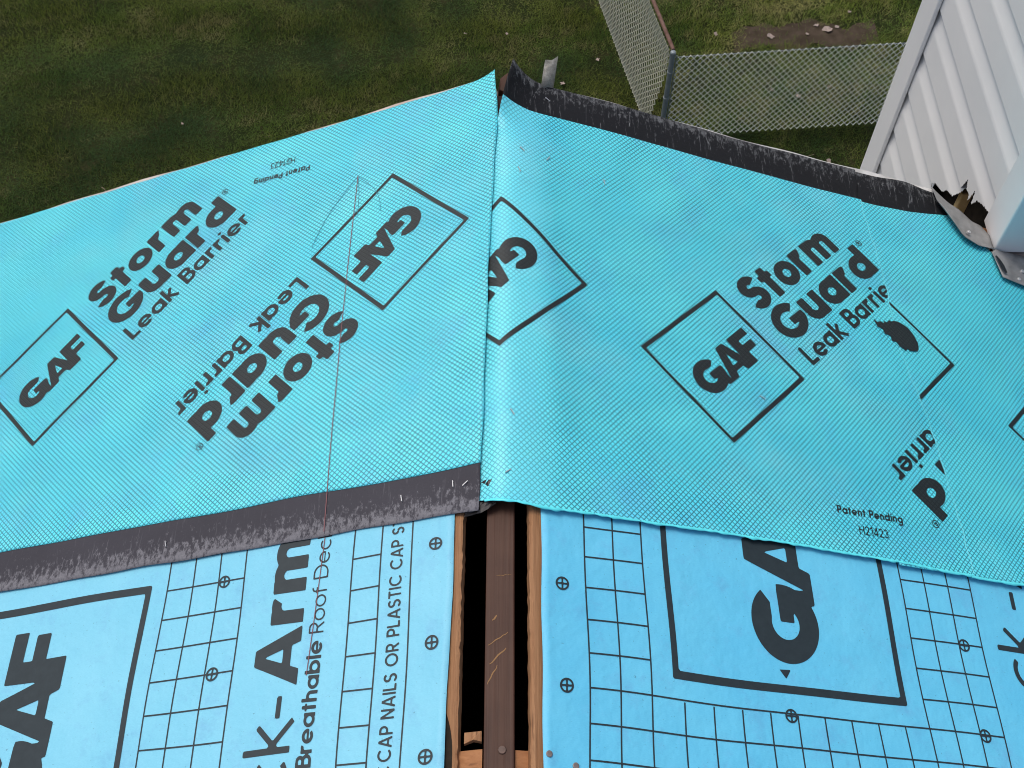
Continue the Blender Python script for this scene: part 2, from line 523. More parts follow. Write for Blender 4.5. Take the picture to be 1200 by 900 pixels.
# rake boards
def rake(side, s0, s1, y0, y1, top, bot, mat):
    v = []
    for s in np.linspace(s0, s1, 60):
        w = 0.0012 * math.sin(9 * s) + 0.0008 * math.sin(31 * s + 1)
        v += [roof_pt(side, s, y0, top + w), roof_pt(side, s, y1 + w, top + w), roof_pt(side, s, y1 + w, bot), roof_pt(side, s, y0, bot)]
    f = []
    for i in range(59):
        for q in range(4):
            a, b = 4 * i + q, 4 * i + (q + 1) % 4
            f.append((a, b, b + 4, a + 4) if side < 0 else (a, a + 4, b + 4, b))
    f += [(0, 1, 2, 3), (236, 237, 238, 239)]
    return mesh_obj('rake_board', v, f, mat, house)
rake(-1, 0.030, EAVE, YK_L + 0.001, YK_L + 0.0185, -0.0045, -0.13, M['rake_wood'])
rake(1, 0.105, 0.985, YK_R + 0.001, YK_R + 0.0205, -0.0030, -0.13, M['trim'])
# broken wood at the gable peak
mesh_obj('peak_block', [(-0.012, 1.66, RZ - 0.055), (0.010, 1.66, RZ - 0.050), (0.012, 1.705, RZ - 0.040), (-0.010, 1.70, RZ - 0.046),
                        (-0.008, 1.67, RZ - 0.024), (0.006, 1.665, RZ - 0.026), (0.009, 1.70, RZ - 0.008), (-0.006, 1.695, RZ - 0.018)],
         [(0, 3, 2, 1), (4, 5, 6, 7), (0, 1, 5, 4), (1, 2, 6, 5), (2, 3, 7, 6), (3, 0, 4, 7)], M['ridge'], house)

# ------------------------------------------------------------------ the sheets laid on the roof
# sheet coordinates: a = metres across (negative on the left slope), b = metres along the ridge
class Sheet:
    def __init__(self, seed, base, amp, ridge_r, extra=None):
        self.base, self.amp, self.r, self.extra = base, amp, ridge_r, extra
        self.w1 = sines(seed, 7, 6, 22)
        self.w2 = sines(seed + 50, 8, 25, 60)
    def h(self, a, b):
        h = self.base + self.amp * (self.w1(a, b) + 0.35 * self.w2(a, b))
        if self.extra:
            h = h + self.extra(a, b)
        return h
    def pt(self, a, b, off=0.0):
        a = np.asarray(a, float); b = np.asarray(b, float)
        p = np.where(a < 0, PL, PR)
        x = a * np.cos(p)
        zz = -np.tan(p) * np.sqrt(x * x + self.r ** 2)
        h = self.h(a, b) + off
        return np.stack([x + np.sign(a) * h * np.sin(p) * np.minimum(1, np.abs(a) / 0.05), b, RZ + zz + h * np.cos(p)], -1)

def sheet_mesh(name, sh, amin, amax, bmin, bmax, nx, ny, mat, parent, thick, off=0.0, rim=None):
    u, v = np.meshgrid(np.linspace(0, 1, nx), np.linspace(0, 1, ny), indexing='xy')
    b0 = 0.5 * np.ones_like(u)
    a = 0.5 * (amin(b0) + amax(b0)) * np.ones_like(u)
    b = bmin(a) + (bmax(a) - bmin(a)) * v
    for _ in range(6):
        a = amin(b) + (amax(b) - amin(b)) * u
        b = bmin(a) + (bmax(a) - bmin(a)) * v
    P = sh.pt(a, b, off).reshape(-1, 3)
    o = mesh_obj(name, P, grid_faces(nx, ny), mat, parent, np.stack([a.ravel(), b.ravel()], 1), True)
    if thick:
        m = o.modifiers.new('thickness', 'SOLIDIFY')
        m.thickness = thick
        m.offset = -1
        if rim is not None:
            o.data.materials.append(rim)
            m.material_offset_rim = 1
    return o

cst = lambda c: (lambda x: c + 0 * np.asarray(x, float))
def interp(xs, ys):
    return lambda x: np.interp(x, xs, ys)
def wavy(base, seed, amp, k0=15, k1=60):
    s = sines(seed, 6, k0, k1)
    return lambda x: base(x) + amp * s(x, 0 * np.asarray(x))

# --- underlayment sheets
armL = tag(bpy.data.objects.new('roof_underlayment', None), 'pale blue printed roof underlayment with large square logo and lettering, left of the ridge slot', 'underlayment', 'printed blue underlayment sheets beside the ridge slot')
armR = tag(bpy.data.objects.new('roof_underlayment', None), 'deeper blue printed roof underlayment with gridlines round a square logo, right of the ridge slot', 'underlayment', 'printed blue underlayment sheets beside the ridge slot')
for o in (armL, armR):
    COL.objects.link(o)
    o.location = (0, 0, 0)
def arm_extra(side, s_edge):
    ed = sines(77 + side, 5, 8, 26)
    def f(a, b):
        s = np.abs(a)
        return (0.0022 + 0.0012 * ed(b, 0)) * np.exp(-(s - s_edge) / 0.012) + 0.0007 * ed(b * 1.0, s * 1.2)
    return f
SL = Sheet(3, -0.0058, 0.0004, 0.0, arm_extra(-1, 0.068))
SR = Sheet(5, -0.0058, 0.0004, 0.0, arm_extra(1, 0.062))
sheet_mesh('membrane', SL, cst(-2.9), wavy(interp([0.2, 0.43, 0.60, 0.77, 1.0], [-0.0795, -0.0800, -0.0770, -0.0765, -0.076]), 31, 0.0007), cst(-1.6), cst(0.86), 220, 200, M['armor_l'], armL, 0.0006)
sheet_mesh('membrane', SR, wavy(interp([0.2, 0.43, 0.60, 0.77, 1.0], [0.0655, 0.0655, 0.0650, 0.0670, 0.067]), 32, 0.0007), cst(2.9), cst(-1.6), cst(0.86), 220, 200, M['armor_r'], armR, 0.0006)

# --- leak barrier sheets
B1L = 1.687
def left_extra(a, b):
    near = np.exp(-np.clip(-a - 0.02, 0, 9) / 0.035)
    tip = 0.009 * np.exp(-np.clip(-a - 0.017, 0, 9) / 0.016) * sstep(b, 1.60, 1.70)
    low = -0.006 * np.exp(-np.clip(-a, 0, 9) / 0.05) * sstep(b, 0.86, 0.78)
    return 0.0022 * near + tip + low
LB = Sheet(13, 0.0, 0.0007, 0.0, left_extra)
la_max = wavy(interp([0.75, 0.8174, 1.30, 1.57, 1.62, 1.69, 1.72], [-0.036, -0.033, -0.0225, -0.0120, -0.0120, -0.0170, -0.018]), 41, 0.0007, 20, 90)
lb1 = wavy(interp([-3.0, -0.30, -0.06, -0.02, 0.0], [1.687, 1.687, 1.688, 1.695, 1.697]), 42, 0.0012)
lsel = wavy(cst(0.843), 43, 0.0012, 10, 40)
lb0 = wavy(cst(0.7655), 44, 0.0010, 15, 70)
barL = tag(bpy.data.objects.new('leak_barrier', None), 'turquoise leak barrier sheet with black strip along its lower edge and red chalk line', 'roofing membrane', 'turquoise leak barrier sheets over the gable end')
COL.objects.link(barL)
sheet_mesh('membrane', LB, cst(-2.9), la_max, lsel, lb1, 320, 130, M['film'], barL, 0.0010, 0.0, M['film_edge'])
sheet_mesh('selvage_strip', LB, cst(-2.9), lambda b: la_max(b) - 0.001, lb0, lambda a: lsel(a) + 0.006, 300, 14, M['selvage_l'], barL, 0.0012, -0.0011)

def right_lift(a, b):
    x = a * math.cos(PR)
    g = np.clip((b - 1.545) / 0.145, 0, 1) ** 1.6
    curl = 0.049 * np.exp(-np.clip(x - 0.016, -0.02, 9) / 0.022) * g
    crest = 0.0060 * np.exp(-((x - 0.025) / 0.040) ** 2) * (1 - 0.8 * sstep(b, 1.45, 1.62)) * (0.2 + 0.8 * sstep(b, 0.77, 0.98))
    fold = 0.004 * np.exp(-((a - 0.075 - 0.05 * (1.3 - b)) / 0.03) ** 2) * sstep(b, 0.8, 1.0) * sstep(b, 1.5, 1.3)
    under = -0.0045 * sstep(a, 0.0, -0.03)
    sag = 0.006 * np.exp(-((a - 0.30) / 0.2) ** 2) * sstep(b, 1.5, 1.69) - 0.006 * np.exp(-((a - 0.45) / 0.16) ** 2) * sstep(b, 1.5, 1.69)
    return curl + crest + fold + under + sag
def low_lip(b0):
    return lambda a, b: 0.0045 * np.exp(-np.clip(b - b0, 0, 9) / 0.010)
seam = wavy(interp([0.70, 0.7638, 0.8879, 0.99, 1.1195, 1.20, 1.27, 1.3685, 1.5847, 1.70], [0.854, 0.8520, 0.8480, 0.8400, 0.8225, 0.805, 0.797, 0.8016, 0.7839, 0.790]), 61, 0.0012, 40, 160)
RB = Sheet(17, 0.0004, 0.0006, 0.020, lambda a, b: right_lift(a, b) + low_lip(0.772)(a, b))
RC = Sheet(17, 0.0, 0.0006, 0.020, lambda a, b: low_lip(0.772)(a, b) + 0.010 * np.exp(-((a - 0.90) / 0.05) ** 2) * sstep(b, 1.60, 1.69))
ra_min = interp([0.75, 0.80, 1.40, 1.50, 1.57, 1.62, 1.69], [-0.028, -0.045, -0.060, -0.050, -0.010, 0.002, 0.0165])
rb0 = wavy(interp([-0.05, 0.0, 0.07, 0.46, 0.85], [0.782, 0.775, 0.770, 0.778, 0.770]), 62, 0.0014, 20, 70)
rb1 = wavy(cst(1.684), 63, 0.0008)
rsel = wavy(interp([0.0, 0.05, 0.3, 0.8], [1.612, 1.605, 1.602, 1.598]), 64, 0.0012, 10, 30)
barR = tag(bpy.data.objects.new('leak_barrier', None), 'turquoise leak barrier sheet wrapped over the ridge, black edge curled up at peak', 'roofing membrane', 'turquoise leak barrier sheets over the gable end')
COL.objects.link(barR)
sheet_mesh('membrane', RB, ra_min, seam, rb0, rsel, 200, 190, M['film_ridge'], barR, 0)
sheet_mesh('selvage_strip', RB, ra_min, lambda b: seam(b) - 0.004, lambda a: rsel(a) - 0.006, rb1, 150, 16, M['selvage_r'], barR, 0.0014, -0.0011)
# the shiny folded film lip along the lower edge
def lip(sh, a0, a1, bfun, parent, n=360):
    aa = np.linspace(a0, a1, n)
    bb = bfun(aa)
    wob = sines(90, 10, 60, 420)
    v, f = [], []
    for i in range(n):
        e = 0.0008 + 0.0011 * float(wob(aa[i], 0))
        for db, dz in ((0.0022, 0.0002), (0.0004, 0.0004 + e * 0.7), (-0.0016 - e, 0.0000), (-0.0014 - e, -0.0014), (0.0015, -0.0012)):
            v.append(sh.pt(aa[i], bb[i] + db, dz))
    for i in range(n - 1):
        for q in range(4):
            k = i * 5 + q
            f.append((k, k + 1, k + 6, k + 5))
    return mesh_obj('film_lip', v, f, M['film_edge'], parent, smooth=True)
lip(RB, -0.026, 0.846, rb0, barR)
barC = tag(bpy.data.objects.new('leak_barrier', None), 'turquoise leak barrier piece beside the white siding, tucked under another sheet', 'roofing membrane', 'turquoise leak barrier sheets over the gable end')
COL.objects.link(barC)
rc0 = wavy(cst(0.768), 72, 0.0014, 20, 60)
rc1 = interp([0.6, 1.00, 1.06, 1.10, 3.0], [1.678, 1.678, 1.60, 1.538, 1.538])
csel = lambda a: np.minimum(interp([0.6, 0.82, 0.90, 0.95, 1.02], [1.594, 1.594, 1.600, 1.608, 1.622])(a), rc1(a) - 0.004)
sheet_mesh('membrane', RC, cst(0.70), cst(2.6), rc0, csel, 180, 100, M['film'], barC, 0.0010, 0.0, M['film_edge'])
sheet_mesh('selvage_strip', RC, cst(0.70), cst(1.03), lambda a: csel(a) - 0.005, rc1, 50, 14, M['selvage_r'], barC, 0.0014, -0.0011)
lip(RC, 0.842, 2.6, rc0, barC)

# ------------------------------------------------------------------ lettering: a small geometric sans drawn with strokes
def d_seg(x, y, x0, y0, x1, y1, w):
    L = math.hypot(x1 - x0, y1 - y0)
    ux, uy = (x1 - x0) / L, (y1 - y0) / L
    al = (x - x0) * ux + (y - y0) * uy
    pe = -(x - x0) * uy + (y - y0) * ux
    return np.maximum(np.abs(pe) - w / 2, np.abs(al - L / 2) - L / 2)
def d_arc(x, y, cx, cy, r, a0, a1, w, sx=1.0):
    X, Y = (x - cx) / sx, y - cy
    rho = np.hypot(X, Y)
    d = np.abs(rho - r) - w / 2
    if a1 - a0 < 359.9:
        mid, half = R((a0 + a1) / 2), R((a1 - a0) / 2)
        an = np.arctan2(Y, X) - mid
        an = (an + math.pi) % (2 * math.pi) - math.pi
        d = np.maximum(d, (np.abs(an) - half) * rho)
    return d
def d_poly(x, y, pts):
    d = np.full(x.shape, 1e9)
    ins = np.zeros(x.shape, bool)
    n = len(pts)
    for i in range(n):
        (x0, y0), (x1, y1) = pts[i], pts[(i + 1) % n]
        ex, ey = x1 - x0, y1 - y0
        t = np.clip(((x - x0) * ex + (y - y0) * ey) / (ex * ex + ey * ey + 1e-12), 0, 1)
        d = np.minimum(d, np.hypot(x - x0 - t * ex, y - y0 - t * ey))
        c = ((y0 > y) != (y1 > y)) & (x < (x1 - x0) * (y - y0) / ((y1 - y0) if y1 != y0 else 1e-12) + x0)
        ins ^= c
    return np.where(ins, -d, d)

def glyph(ch, w, xh):
    """(advance, [distance functions]) in units of the cap height"""
    S = lambda *q: (lambda x, y: d_seg(x, y, *q))
    A = lambda *q: (lambda x, y: d_arc(x, y, *q))
    Pg = lambda q: (lambda x, y: d_poly(x, y, q))
    r = xh / 2
    rc = r - w / 2
    h = w / 2
    if ch == ' ': return 0.30, []
    if ch == 'o': return 2 * r, [A(r, r, rc, 0, 360, w)]
    if ch == 'a': return 2 * r, [A(r, r, rc, 0, 360, w), S(2 * r - h, 0, 2 * r - h, xh, w)]
    if ch == 'd': return 2 * r, [A(r, r, rc, 0, 360, w), S(2 * r - h, 0, 2 * r - h, 1, w)]
    if ch == 'b': return 2 * r, [A(r, r, rc, 0, 360, w), S(h, 0, h, 1, w)]
    if ch == 'g': return 2 * r, [A(r, r, rc, 0, 360, w), S(2 * r - h, 0.0, 2 * r - h, xh, w), A(r, 0.0, rc, 205, 360, w)]
    if ch == 'c': return 1.82 * r, [A(r, r, rc, 48, 312, w)]
    if ch == 'e': return 2 * r, [A(r, r, rc, 0, 318, w), S(h, r - 0.02, 2 * r - 0.01, r - 0.02, w * 0.72)]
    if ch in 'unh':
        q = max(0.80 * r, w + 0.095)
        top = 1 if ch == 'h' else xh
        if ch == 'u':
            return 2 * q, [S(h, q, h, xh, w), A(q, q, q - h, 180, 360, w), S(2 * q - h, 0, 2 * q - h, xh, w)]
        return 2 * q, [S(h, 0, h, top, w), A(q, xh - q, q - h, 0, 180, w), S(2 * q - h, 0, 2 * q - h, xh - q, w)]
    if ch == 'm':
        q = max(0.66 * r, w + 0.075)
        q2 = 2 * q - w
        return q2 * 2 + w, [S(h, 0, h, xh, w), A(q, xh - q, q - h, 0, 180, w), S(q2 + h, 0, q2 + h, xh - q, w),
                            A(q2 + q, xh - q, q - h, 0, 180, w), S(2 * q2 + h, 0, 2 * q2 + h, xh - q, w)]
    if ch == 'r':
        q = max(xh * 0.40, w * 0.9)
        return w + 0.78 * q, [S(h, 0, h, xh, w), A(q, xh - q, q - h, 62, 180, w)]
    if ch == 't':
        return 0.26 + w * 0.75, [S(0.13 + w * 0.375, 0, 0.13 + w * 0.375, 0.92, w), S(0, xh - w * 0.36, 0.26 + w * 0.75, xh - w * 0.36, w * 0.72)]
    if ch == 'k':
        return 0.46 + w * 0.7, [S(h, 0, h, 1, w), S(w * 0.7, xh * 0.42, 0.40 + w * 0.45, xh + 0.02, w * 0.92), S(w * 0.9, xh * 0.60, 0.46 + w * 0.5, -0.02, w * 0.92)]
    if ch == 'l': return w, [S(h, 0, h, 1, w)]
    if ch == 'i': return w, [S(h, 0, h, xh, w), S(h, 0.84, h, 1.0, w)]
    if ch == 'f': return 0.36 + h, [S(0.10 + h, 0, 0.10 + h, 0.78, w), A(0.10 + 0.22, 0.78, 0.22 - h, 70, 180, w), S(0, xh - h, 0.34 + h, xh - h, w * 0.8)]
    if ch == '-': return 0.40, [S(0.04, 0.34, 0.36, 0.34, w)]
    if ch == 'S':
        r1 = (1 + w) * 0.25 - w * 0.02
        r2 = (1 + w) / 2 - r1
        k = 1.12
        return 2 * r2 * k, [A(r2 * k, 1 - r1, r1 - h, 22, 270, w, k), A(r2 * k, r2, r2 - h, 202, 450, w, k)]
    if ch == 'G':
        return 0.98, [A(0.5, 0.5, 0.5 - h, 40, 352, w), S(0.52, 0.44, 0.985, 0.44, w * 0.86)]
    if ch == 'C': return 0.88, [A(0.5, 0.5, 0.5 - h, 42, 318, w)]
    if ch == 'O': return 1.0, [A(0.5, 0.5, 0.5 - h, 0, 360, w)]
    if ch == 'L': return 0.52, [S(h, 0, h, 1, w), S(0, h, 0.52, h, w)]
    if ch == 'I': return w, [S(h, 0, h, 1, w)]
    if ch == 'E': return 0.56, [S(h, 0, h, 1, w), S(0, h, 0.56, h, w), S(0, 0.51, 0.52, 0.51, w), S(0, 1 - h, 0.56, 1 - h, w)]
    if ch == 'T': return 0.62, [S(0.31, 0, 0.31, 1, w), S(0, 1 - h, 0.62, 1 - h, w)]
    if ch == 'H': return 0.70, [S(h, 0, h, 1, w), S(0.70 - h, 0, 0.70 - h, 1, w), S(0, 0.52, 0.70, 0.52, w)]
    if ch == 'N': return 0.72, [S(h, 0, h, 1, w), S(0.72 - h, 0, 0.72 - h, 1, w), Pg([(0, 1), (w * 1.05, 1), (0.72, 0), (0.72 - w * 1.05, 0)])]
    if ch == 'A':
        W = 0.74 + w * 0.7
        return W, [Pg([(0, 0), (w * 1.12, 0), (W / 2, 0.80), (W - w * 1.12, 0), (W, 0), (W / 2 + w * 0.55, 1), (W / 2 - w * 0.55, 1)]),
                   S(W * 0.22, 0.29, W * 0.78, 0.29, w * 0.85)]
    if ch == 'P': return 0.60, [S(h, 0, h, 1, w), S(h, 1 - h, 0.33, 1 - h, w), S(h, 0.43, 0.33, 0.43, w), A(0.32, (1.43 - h) / 2, (0.57 - h) / 2, -90, 90, w)]
    if ch == 'R': return 0.64, [S(h, 0, h, 1, w), S(h, 1 - h, 0.33, 1 - h, w), S(h, 0.45, 0.33, 0.45, w), A(0.32, (1.45 - h) / 2, (0.55 - h) / 2, -90, 90, w), S(0.30, 0.46, 0.60, 0.0, w)]
    if ch == 'B': return 0.62, [S(h, 0, h, 1, w), S(h, 1 - h, 0.34, 1 - h, w), S(h, 0.53, 0.36, 0.53, w), S(h, h, 0.36, h, w),
                                A(0.33, (1.53 - h) / 2, (0.47 - h) / 2, -90, 90, w), A(0.35, (0.53 + h) / 2, (0.53 - h) / 2, -90, 90, w)]
    if ch == 'D': return 0.84, [S(h, 0, h, 1, w), S(h, 1 - h, 0.36, 1 - h, w), S(h, h, 0.36, h, w), A(0.34, 0.5, 0.5 - h, -90, 90, w)]
    if ch == '1': return 0.36, [S(0.30, 0, 0.30, 1, w), S(0.02, 0.78, 0.30, 0.95, w)]
    if ch == '2': return 0.58, [A(0.28, 0.72, 0.28 - h, -35, 175, w), S(0.50, 0.56, 0.06, 0.04, w), S(0, h, 0.57, h, w)]
    if ch == '3': return 0.58, [A(0.28, 0.74, 0.26 - h, -90, 160, w), A(0.28, 0.28, 0.28 - h, -160, 90, w)]
    if ch == '4': return 0.62, [S(0.46, 0, 0.46, 1, w), S(0, 0.26, 0.62, 0.26, w), S(0.03, 0.24, 0.46, 0.98, w)]
    if ch == '*':   # registered mark: R in a ring
        return 1.0, [A(0.5, 0.5, 0.44, 0, 360, 0.10), S(0.36, 0.25, 0.36, 0.75, 0.09), A(0.48, 0.62, 0.12, -90, 90, 0.09), S(0.36, 0.74, 0.50, 0.74, 0.09), S(0.36, 0.50, 0.50, 0.50, 0.09), S(0.50, 0.5, 0.66, 0.25, 0.09)]
    if ch == '+':   # fastener mark: cross in a ring
        return 1.0, [A(0.5, 0.5, 0.43, 0, 360, 0.13), S(0.5, 0.1, 0.5, 0.9, 0.12), S(0.1, 0.5, 0.9, 0.5, 0.12)]
    raise KeyError(ch)

def text_fn(s, u0, v0, width, cap, w, xh=0.70, gap=0.07):
    """distance function (in metres, roughly) of a line of text whose baseline starts at (u0, v0)"""
    items, x = [], 0.0
    for ch in s:
        ww = w
        adv, fs = glyph(ch, ww, xh)
        items.append((x, fs))
        x += adv + gap
    k = cap if width is None else width / (x - gap)
    def fn(u, v):
        d = np.full(u.shape, 1e3)
        Y = (v - v0) / cap
        for ox, fs in items:
            if not fs:
                continue
            X = (u - u0) / k - ox
            m = (X > -0.25) & (X < 1.9) & (Y > -0.5) & (Y < 1.3)
            if not m.any():
                continue
            for q in fs:
                d[m] = np.minimum(d[m], q(X[m], Y[m]) * cap)
        return d
    return fn

def logo_fn(cx, cy, width, cap):
    """the heavy three letter logo word, letters joined"""
    k = width / 2.62
    G_ = lambda x, y: np.minimum(np.maximum(d_arc(x, y, 0.53, 0.5, 0.36, 38, 368, 0.30, 1.04), -d_poly(x, y, [(0.60, 0.60), (1.5, 0.60), (1.5, 0.70), (0.60, 0.70)])),
                                 np.minimum(d_poly(x, y, [(0.55, 0.36), (1.01, 0.36), (1.01, 0.575), (0.55, 0.575)]), d_poly(x, y, [(0.82, 0.0), (1.01, 0.0), (1.01, 0.42), (0.76, 0.42)])))
    A_ = lambda x, y: np.maximum(d_poly(x, y, [(0.97, 0), (1.27, 0), (1.33, 0.16), (1.65, 0.16), (1.71, 0), (2.02, 0), (1.64, 1), (1.35, 1)]),
                                 -d_poly(x, y, [(1.385, 0.33), (1.60, 0.33), (1.495, 0.69)]))
    F_ = lambda x, y: d_poly(x, y, [(1.86, 0), (2.18, 0), (2.18, 0.36), (2.56, 0.36), (2.56, 0.60), (2.18, 0.60), (2.18, 0.76), (2.62, 0.76), (2.62, 1), (1.86, 1)])
    def fn(u, v):
        X = (u - cx) / k + 1.31
        Y = (v - cy) / cap + 0.5
        return np.minimum(np.minimum(G_(X, Y), A_(X, Y)), F_(X, Y)) * cap
    return fn

def frame_fn(x0, x1, y0, y1, wu, wv):
    """rectangular outline; wu = width of the sides running along u, wv along v"""
    def fn(u, v):
        o = np.maximum(np.maximum(x0 - u, u - x1), np.maximum(y0 - v, v - y1))
        i = np.maximum(np.maximum(x0 + wv - u, u - x1 + wv), np.maximum(y0 + wu - v, v - y1 + wu))
        return np.maximum(o, -i)
    return fn
def union(*fs):
    return lambda u, v: np.minimum.reduce([f(u, v) for f in fs])

def print_mesh(name, sh, fn, bounds, mat, parent, c=(0, 0), ang=0.0, cell=0.0025, mask=None, off=0.0006, warp=None):
    """turn the region where fn < 0 into thin print lying on a sheet"""
    u0, u1, v0, v1 = bounds
    nu, nv = max(2, int(math.ceil((u1 - u0) / cell)) + 1), max(2, int(math.ceil((v1 - v0) / cell)) + 1)
    us, vv = np.linspace(u0, u1, nu), np.linspace(v0, v1, nv)
    U, V = np.meshgrid(us, vv, indexing='xy')
    e1 = (math.cos(ang), math.sin(ang))
    def ab(u, v):
        a = c[0] + u * e1[0] - v * e1[1]
        b = c[1] + u * e1[1] + v * e1[0]
        return a, b
    D = fn(U, V)
    if mask is not None:
        D = np.maximum(D, mask(*ab(U, V)))
    ins = D < 0
    any_in = ins[:-1, :-1] | ins[1:, :-1] | ins[:-1, 1:] | ins[1:, 1:]
    all_in = ins[:-1, :-1] & ins[1:, :-1] & ins[:-1, 1:] & ins[1:, 1:]
    PU, PV, F = [], [], []
    vid = {}
    def vert(key, u, v):
        k = vid.get(key)
        if k is None:
            k = len(PU)
            vid[key] = k
            PU.append(u); PV.append(v)
        return k
    for j, i in zip(*np.nonzero(any_in)):
        cs = ((i, j), (i + 1, j), (i + 1, j + 1), (i, j + 1))
        if all_in[j, i]:
            F.append(tuple(vert(q, us[q[0]], vv[q[1]]) for q in cs))
            continue
        poly = []
        for k in range(4):
            p, q = cs[k], cs[(k + 1) % 4]
            dp, dq = D[p[1], p[0]], D[q[1], q[0]]
            if dp < 0:
                poly.append(vert(p, us[p[0]], vv[p[1]]))
            if (dp < 0) != (dq < 0):
                t = dp / (dp - dq)
                key = (p, q) if p < q else (q, p)
                poly.append(vert(key, us[p[0]] + t * (us[q[0]] - us[p[0]]), vv[p[1]] + t * (vv[q[1]] - vv[p[1]])))
        if len(poly) >= 3:
            F.append(tuple(poly))
    if not F:
        return None
    a, b = ab(np.array(PU), np.array(PV))
    if warp is not None:
        a, b = warp(a, b)
    P = sh.pt(a, b, off)
    return mesh_obj(name, P, F, mat, parent, np.stack([a, b], 1), True)

# --- leak barrier logo: tilted square with the logo word, then three lines of text
def barrier_logo(sh, c, up, parent, mask=None, wu=0.0075, wv=0.0075, parts=('frame', 'text')):
    off = 0.00015 if sh is RC else 0.0006
    ang = R(45) if up else R(225)
    if 'frame' in parts:
        print_mesh('printed_logo', sh, union(frame_fn(-0.114, 0.114, -0.114, 0.114, wu, wv), logo_fn(0.006, -0.002, 0.172, 0.066)), (-0.118, 0.118, -0.118, 0.118), M['print_net'], parent, c, ang, 0.0024, mask, off)
    if 'text' in parts:
        for t1, bd, cl in ((text_fn('Storm', 0.154, 0.030, 0.290, 0.074, 0.250, 0.75, 0.060), (0.13, 0.46, 0.02, 0.115), 0.0024),
                           (text_fn('Guard', 0.154, -0.052, 0.330, 0.074, 0.250, 0.75, 0.060), (0.13, 0.495, -0.062, 0.028), 0.0024),
                           (text_fn('Leak Barrier', 0.156, -0.106, 0.330, 0.042, 0.180, 0.71, 0.085), (0.145, 0.495, -0.118, -0.055), 0.0015),
                           (text_fn('*', 0.492, 0.008, None, 0.015, 0.1), (0.485, 0.512, 0.0, 0.030), 0.0012)):
            print_mesh('printed_lettering', sh, t1, bd, M['print_net'], parent, c, ang, cl, mask, off)

barrier_logo(LB, (-0.951, 1.219), True, barL, None, 0.0065, 0.0082)
barrier_logo(LB, (-0.2245, 1.3446), False, barL, None, 0.0062, 0.0085)
barrier_logo(LB, (-1.68, 1.10), True, barL, None, 0.0065, 0.008, ('frame',))
barrier_logo(RB, (-0.003, 1.217), False, barR, lambda a, b: -0.045 - a, 0.0085, 0.0075, ('frame',))
barrier_logo(RB, (0.413, 1.110), True, barR, lambda a, b: a - seam(b) + 0.003, 0.0085, 0.0058)
barrier_logo(RB, (1.137, 1.224), False, barR, lambda a, b: a - seam(b) + 0.003, 0.0085, 0.006, ('text',))
# the next piece: its square is half covered, one stroke of the G shows as a ragged black lump
print_mesh('printed_logo', RC, frame_fn(-0.114, 0.114, -0.114, 0.114, 0.0085, 0.0055), (-0.118, 0.118, -0.118, 0.118), M['print_net'], barC, (0.761, 1.217), R(225), 0.0024, None, 0.00015)
blob = [(0.756, 1.283), (0.764, 1.276), (0.770, 1.280), (0.776, 1.277), (0.779, 1.2825), (0.784, 1.280), (0.789, 1.2865), (0.793, 1.284), (0.800, 1.2875), (0.812, 1.286), (0.825, 1.279), (0.834, 1.267),
        (0.8395, 1.250), (0.838, 1.238), (0.833, 1.233), (0.827, 1.233), (0.820, 1.231), (0.815, 1.235), (0.810, 1.229), (0.805, 1.234), (0.799, 1.236), (0.795, 1.244), (0.786, 1.244), (0.785, 1.254), (0.774, 1.256), (0.772, 1.265), (0.762, 1.267)]
blob = [(0.800 + (p_ - 0.800) * 1.12, 1.259 + (q_ - 1.259) * 1.18) for p_, q_ in blob]
print_mesh('printed_logo_fragment', RB, lambda u, v: d_poly(u, v, blob), (0.74, 0.852, 1.215, 1.30), M['print_net'], barR, (0, 0), 0.0, 0.0015, None, 0.0016)
barrier_logo(RC, (1.175, 1.100), True, barC, None, 0.0085, 0.0058)

def patent(sh, a, b, flip, parent):
    for t, bd in ((text_fn('Patent Pending', 0, 0, 0.129, 0.0150, 0.19, 0.72, 0.10), (-0.004, 0.135, -0.010, 0.022)),
                  (text_fn('H21423', 0.037, -0.034, 0.057, 0.0165, 0.12, 0.70, 0.10), (0.03, 0.10, -0.042, -0.012))):
        print_mesh('printed_small_text', sh, t, bd, M['print_net'], parent, (a, b), R(180) if flip else 0.0, 0.0012)
patent(LB, -0.413, 1.5925, True, barL)
patent(RB, 0.597, 0.850, False, barR)

# --- underlayment printing
wob_l, wob_r = sines(201, 5, 8, 24), sines(202, 5, 8, 24)
def warp_l(a, b): return a + 0.0020 * wob_l(a, b), b + 0.0018 * wob_l(b + 2, a)
def warp_r(a, b): return a + 0.0020 * wob_r(a, b), b + 0.0018 * wob_r(b + 2, a)
GA_, GB_ = 0.0489, 0.0513
def line_print(name, sh, lines, parent, warp, w=0.0024, mat='print_flat'):
    """a printed rule: each line is sampled every 2 cm so that it follows the sheet"""
    V, F, T = [], [], []
    for (a0, b0, a1, b1) in lines:
        n = max(2, int(math.hypot(a1 - a0, b1 - b0) / 0.02) + 1)
        t = np.linspace(0, 1, n)
        a, b = a0 + (a1 - a0) * t, b0 + (b1 - b0) * t
        L = math.hypot(a1 - a0, b1 - b0)
        na, nb_ = -(b1 - b0) / L * w / 2, (a1 - a0) / L * w / 2
        off = 0.0006 if abs(b1 - b0) > abs(a1 - a0) else 0.0008
        k0 = len(V)
        for s in (1, -1):
            aa, bb = warp(a, b)
            V += list(sh.pt(aa + s * na, bb + s * nb_, off))
            T += list(zip(aa + s * na, bb + s * nb_))
        for i in range(n - 1):
            F.append((k0 + i, k0 + i + 1, k0 + n + i + 1, k0 + n + i))
    return mesh_obj(name, V, F, M[mat], parent, T, True)

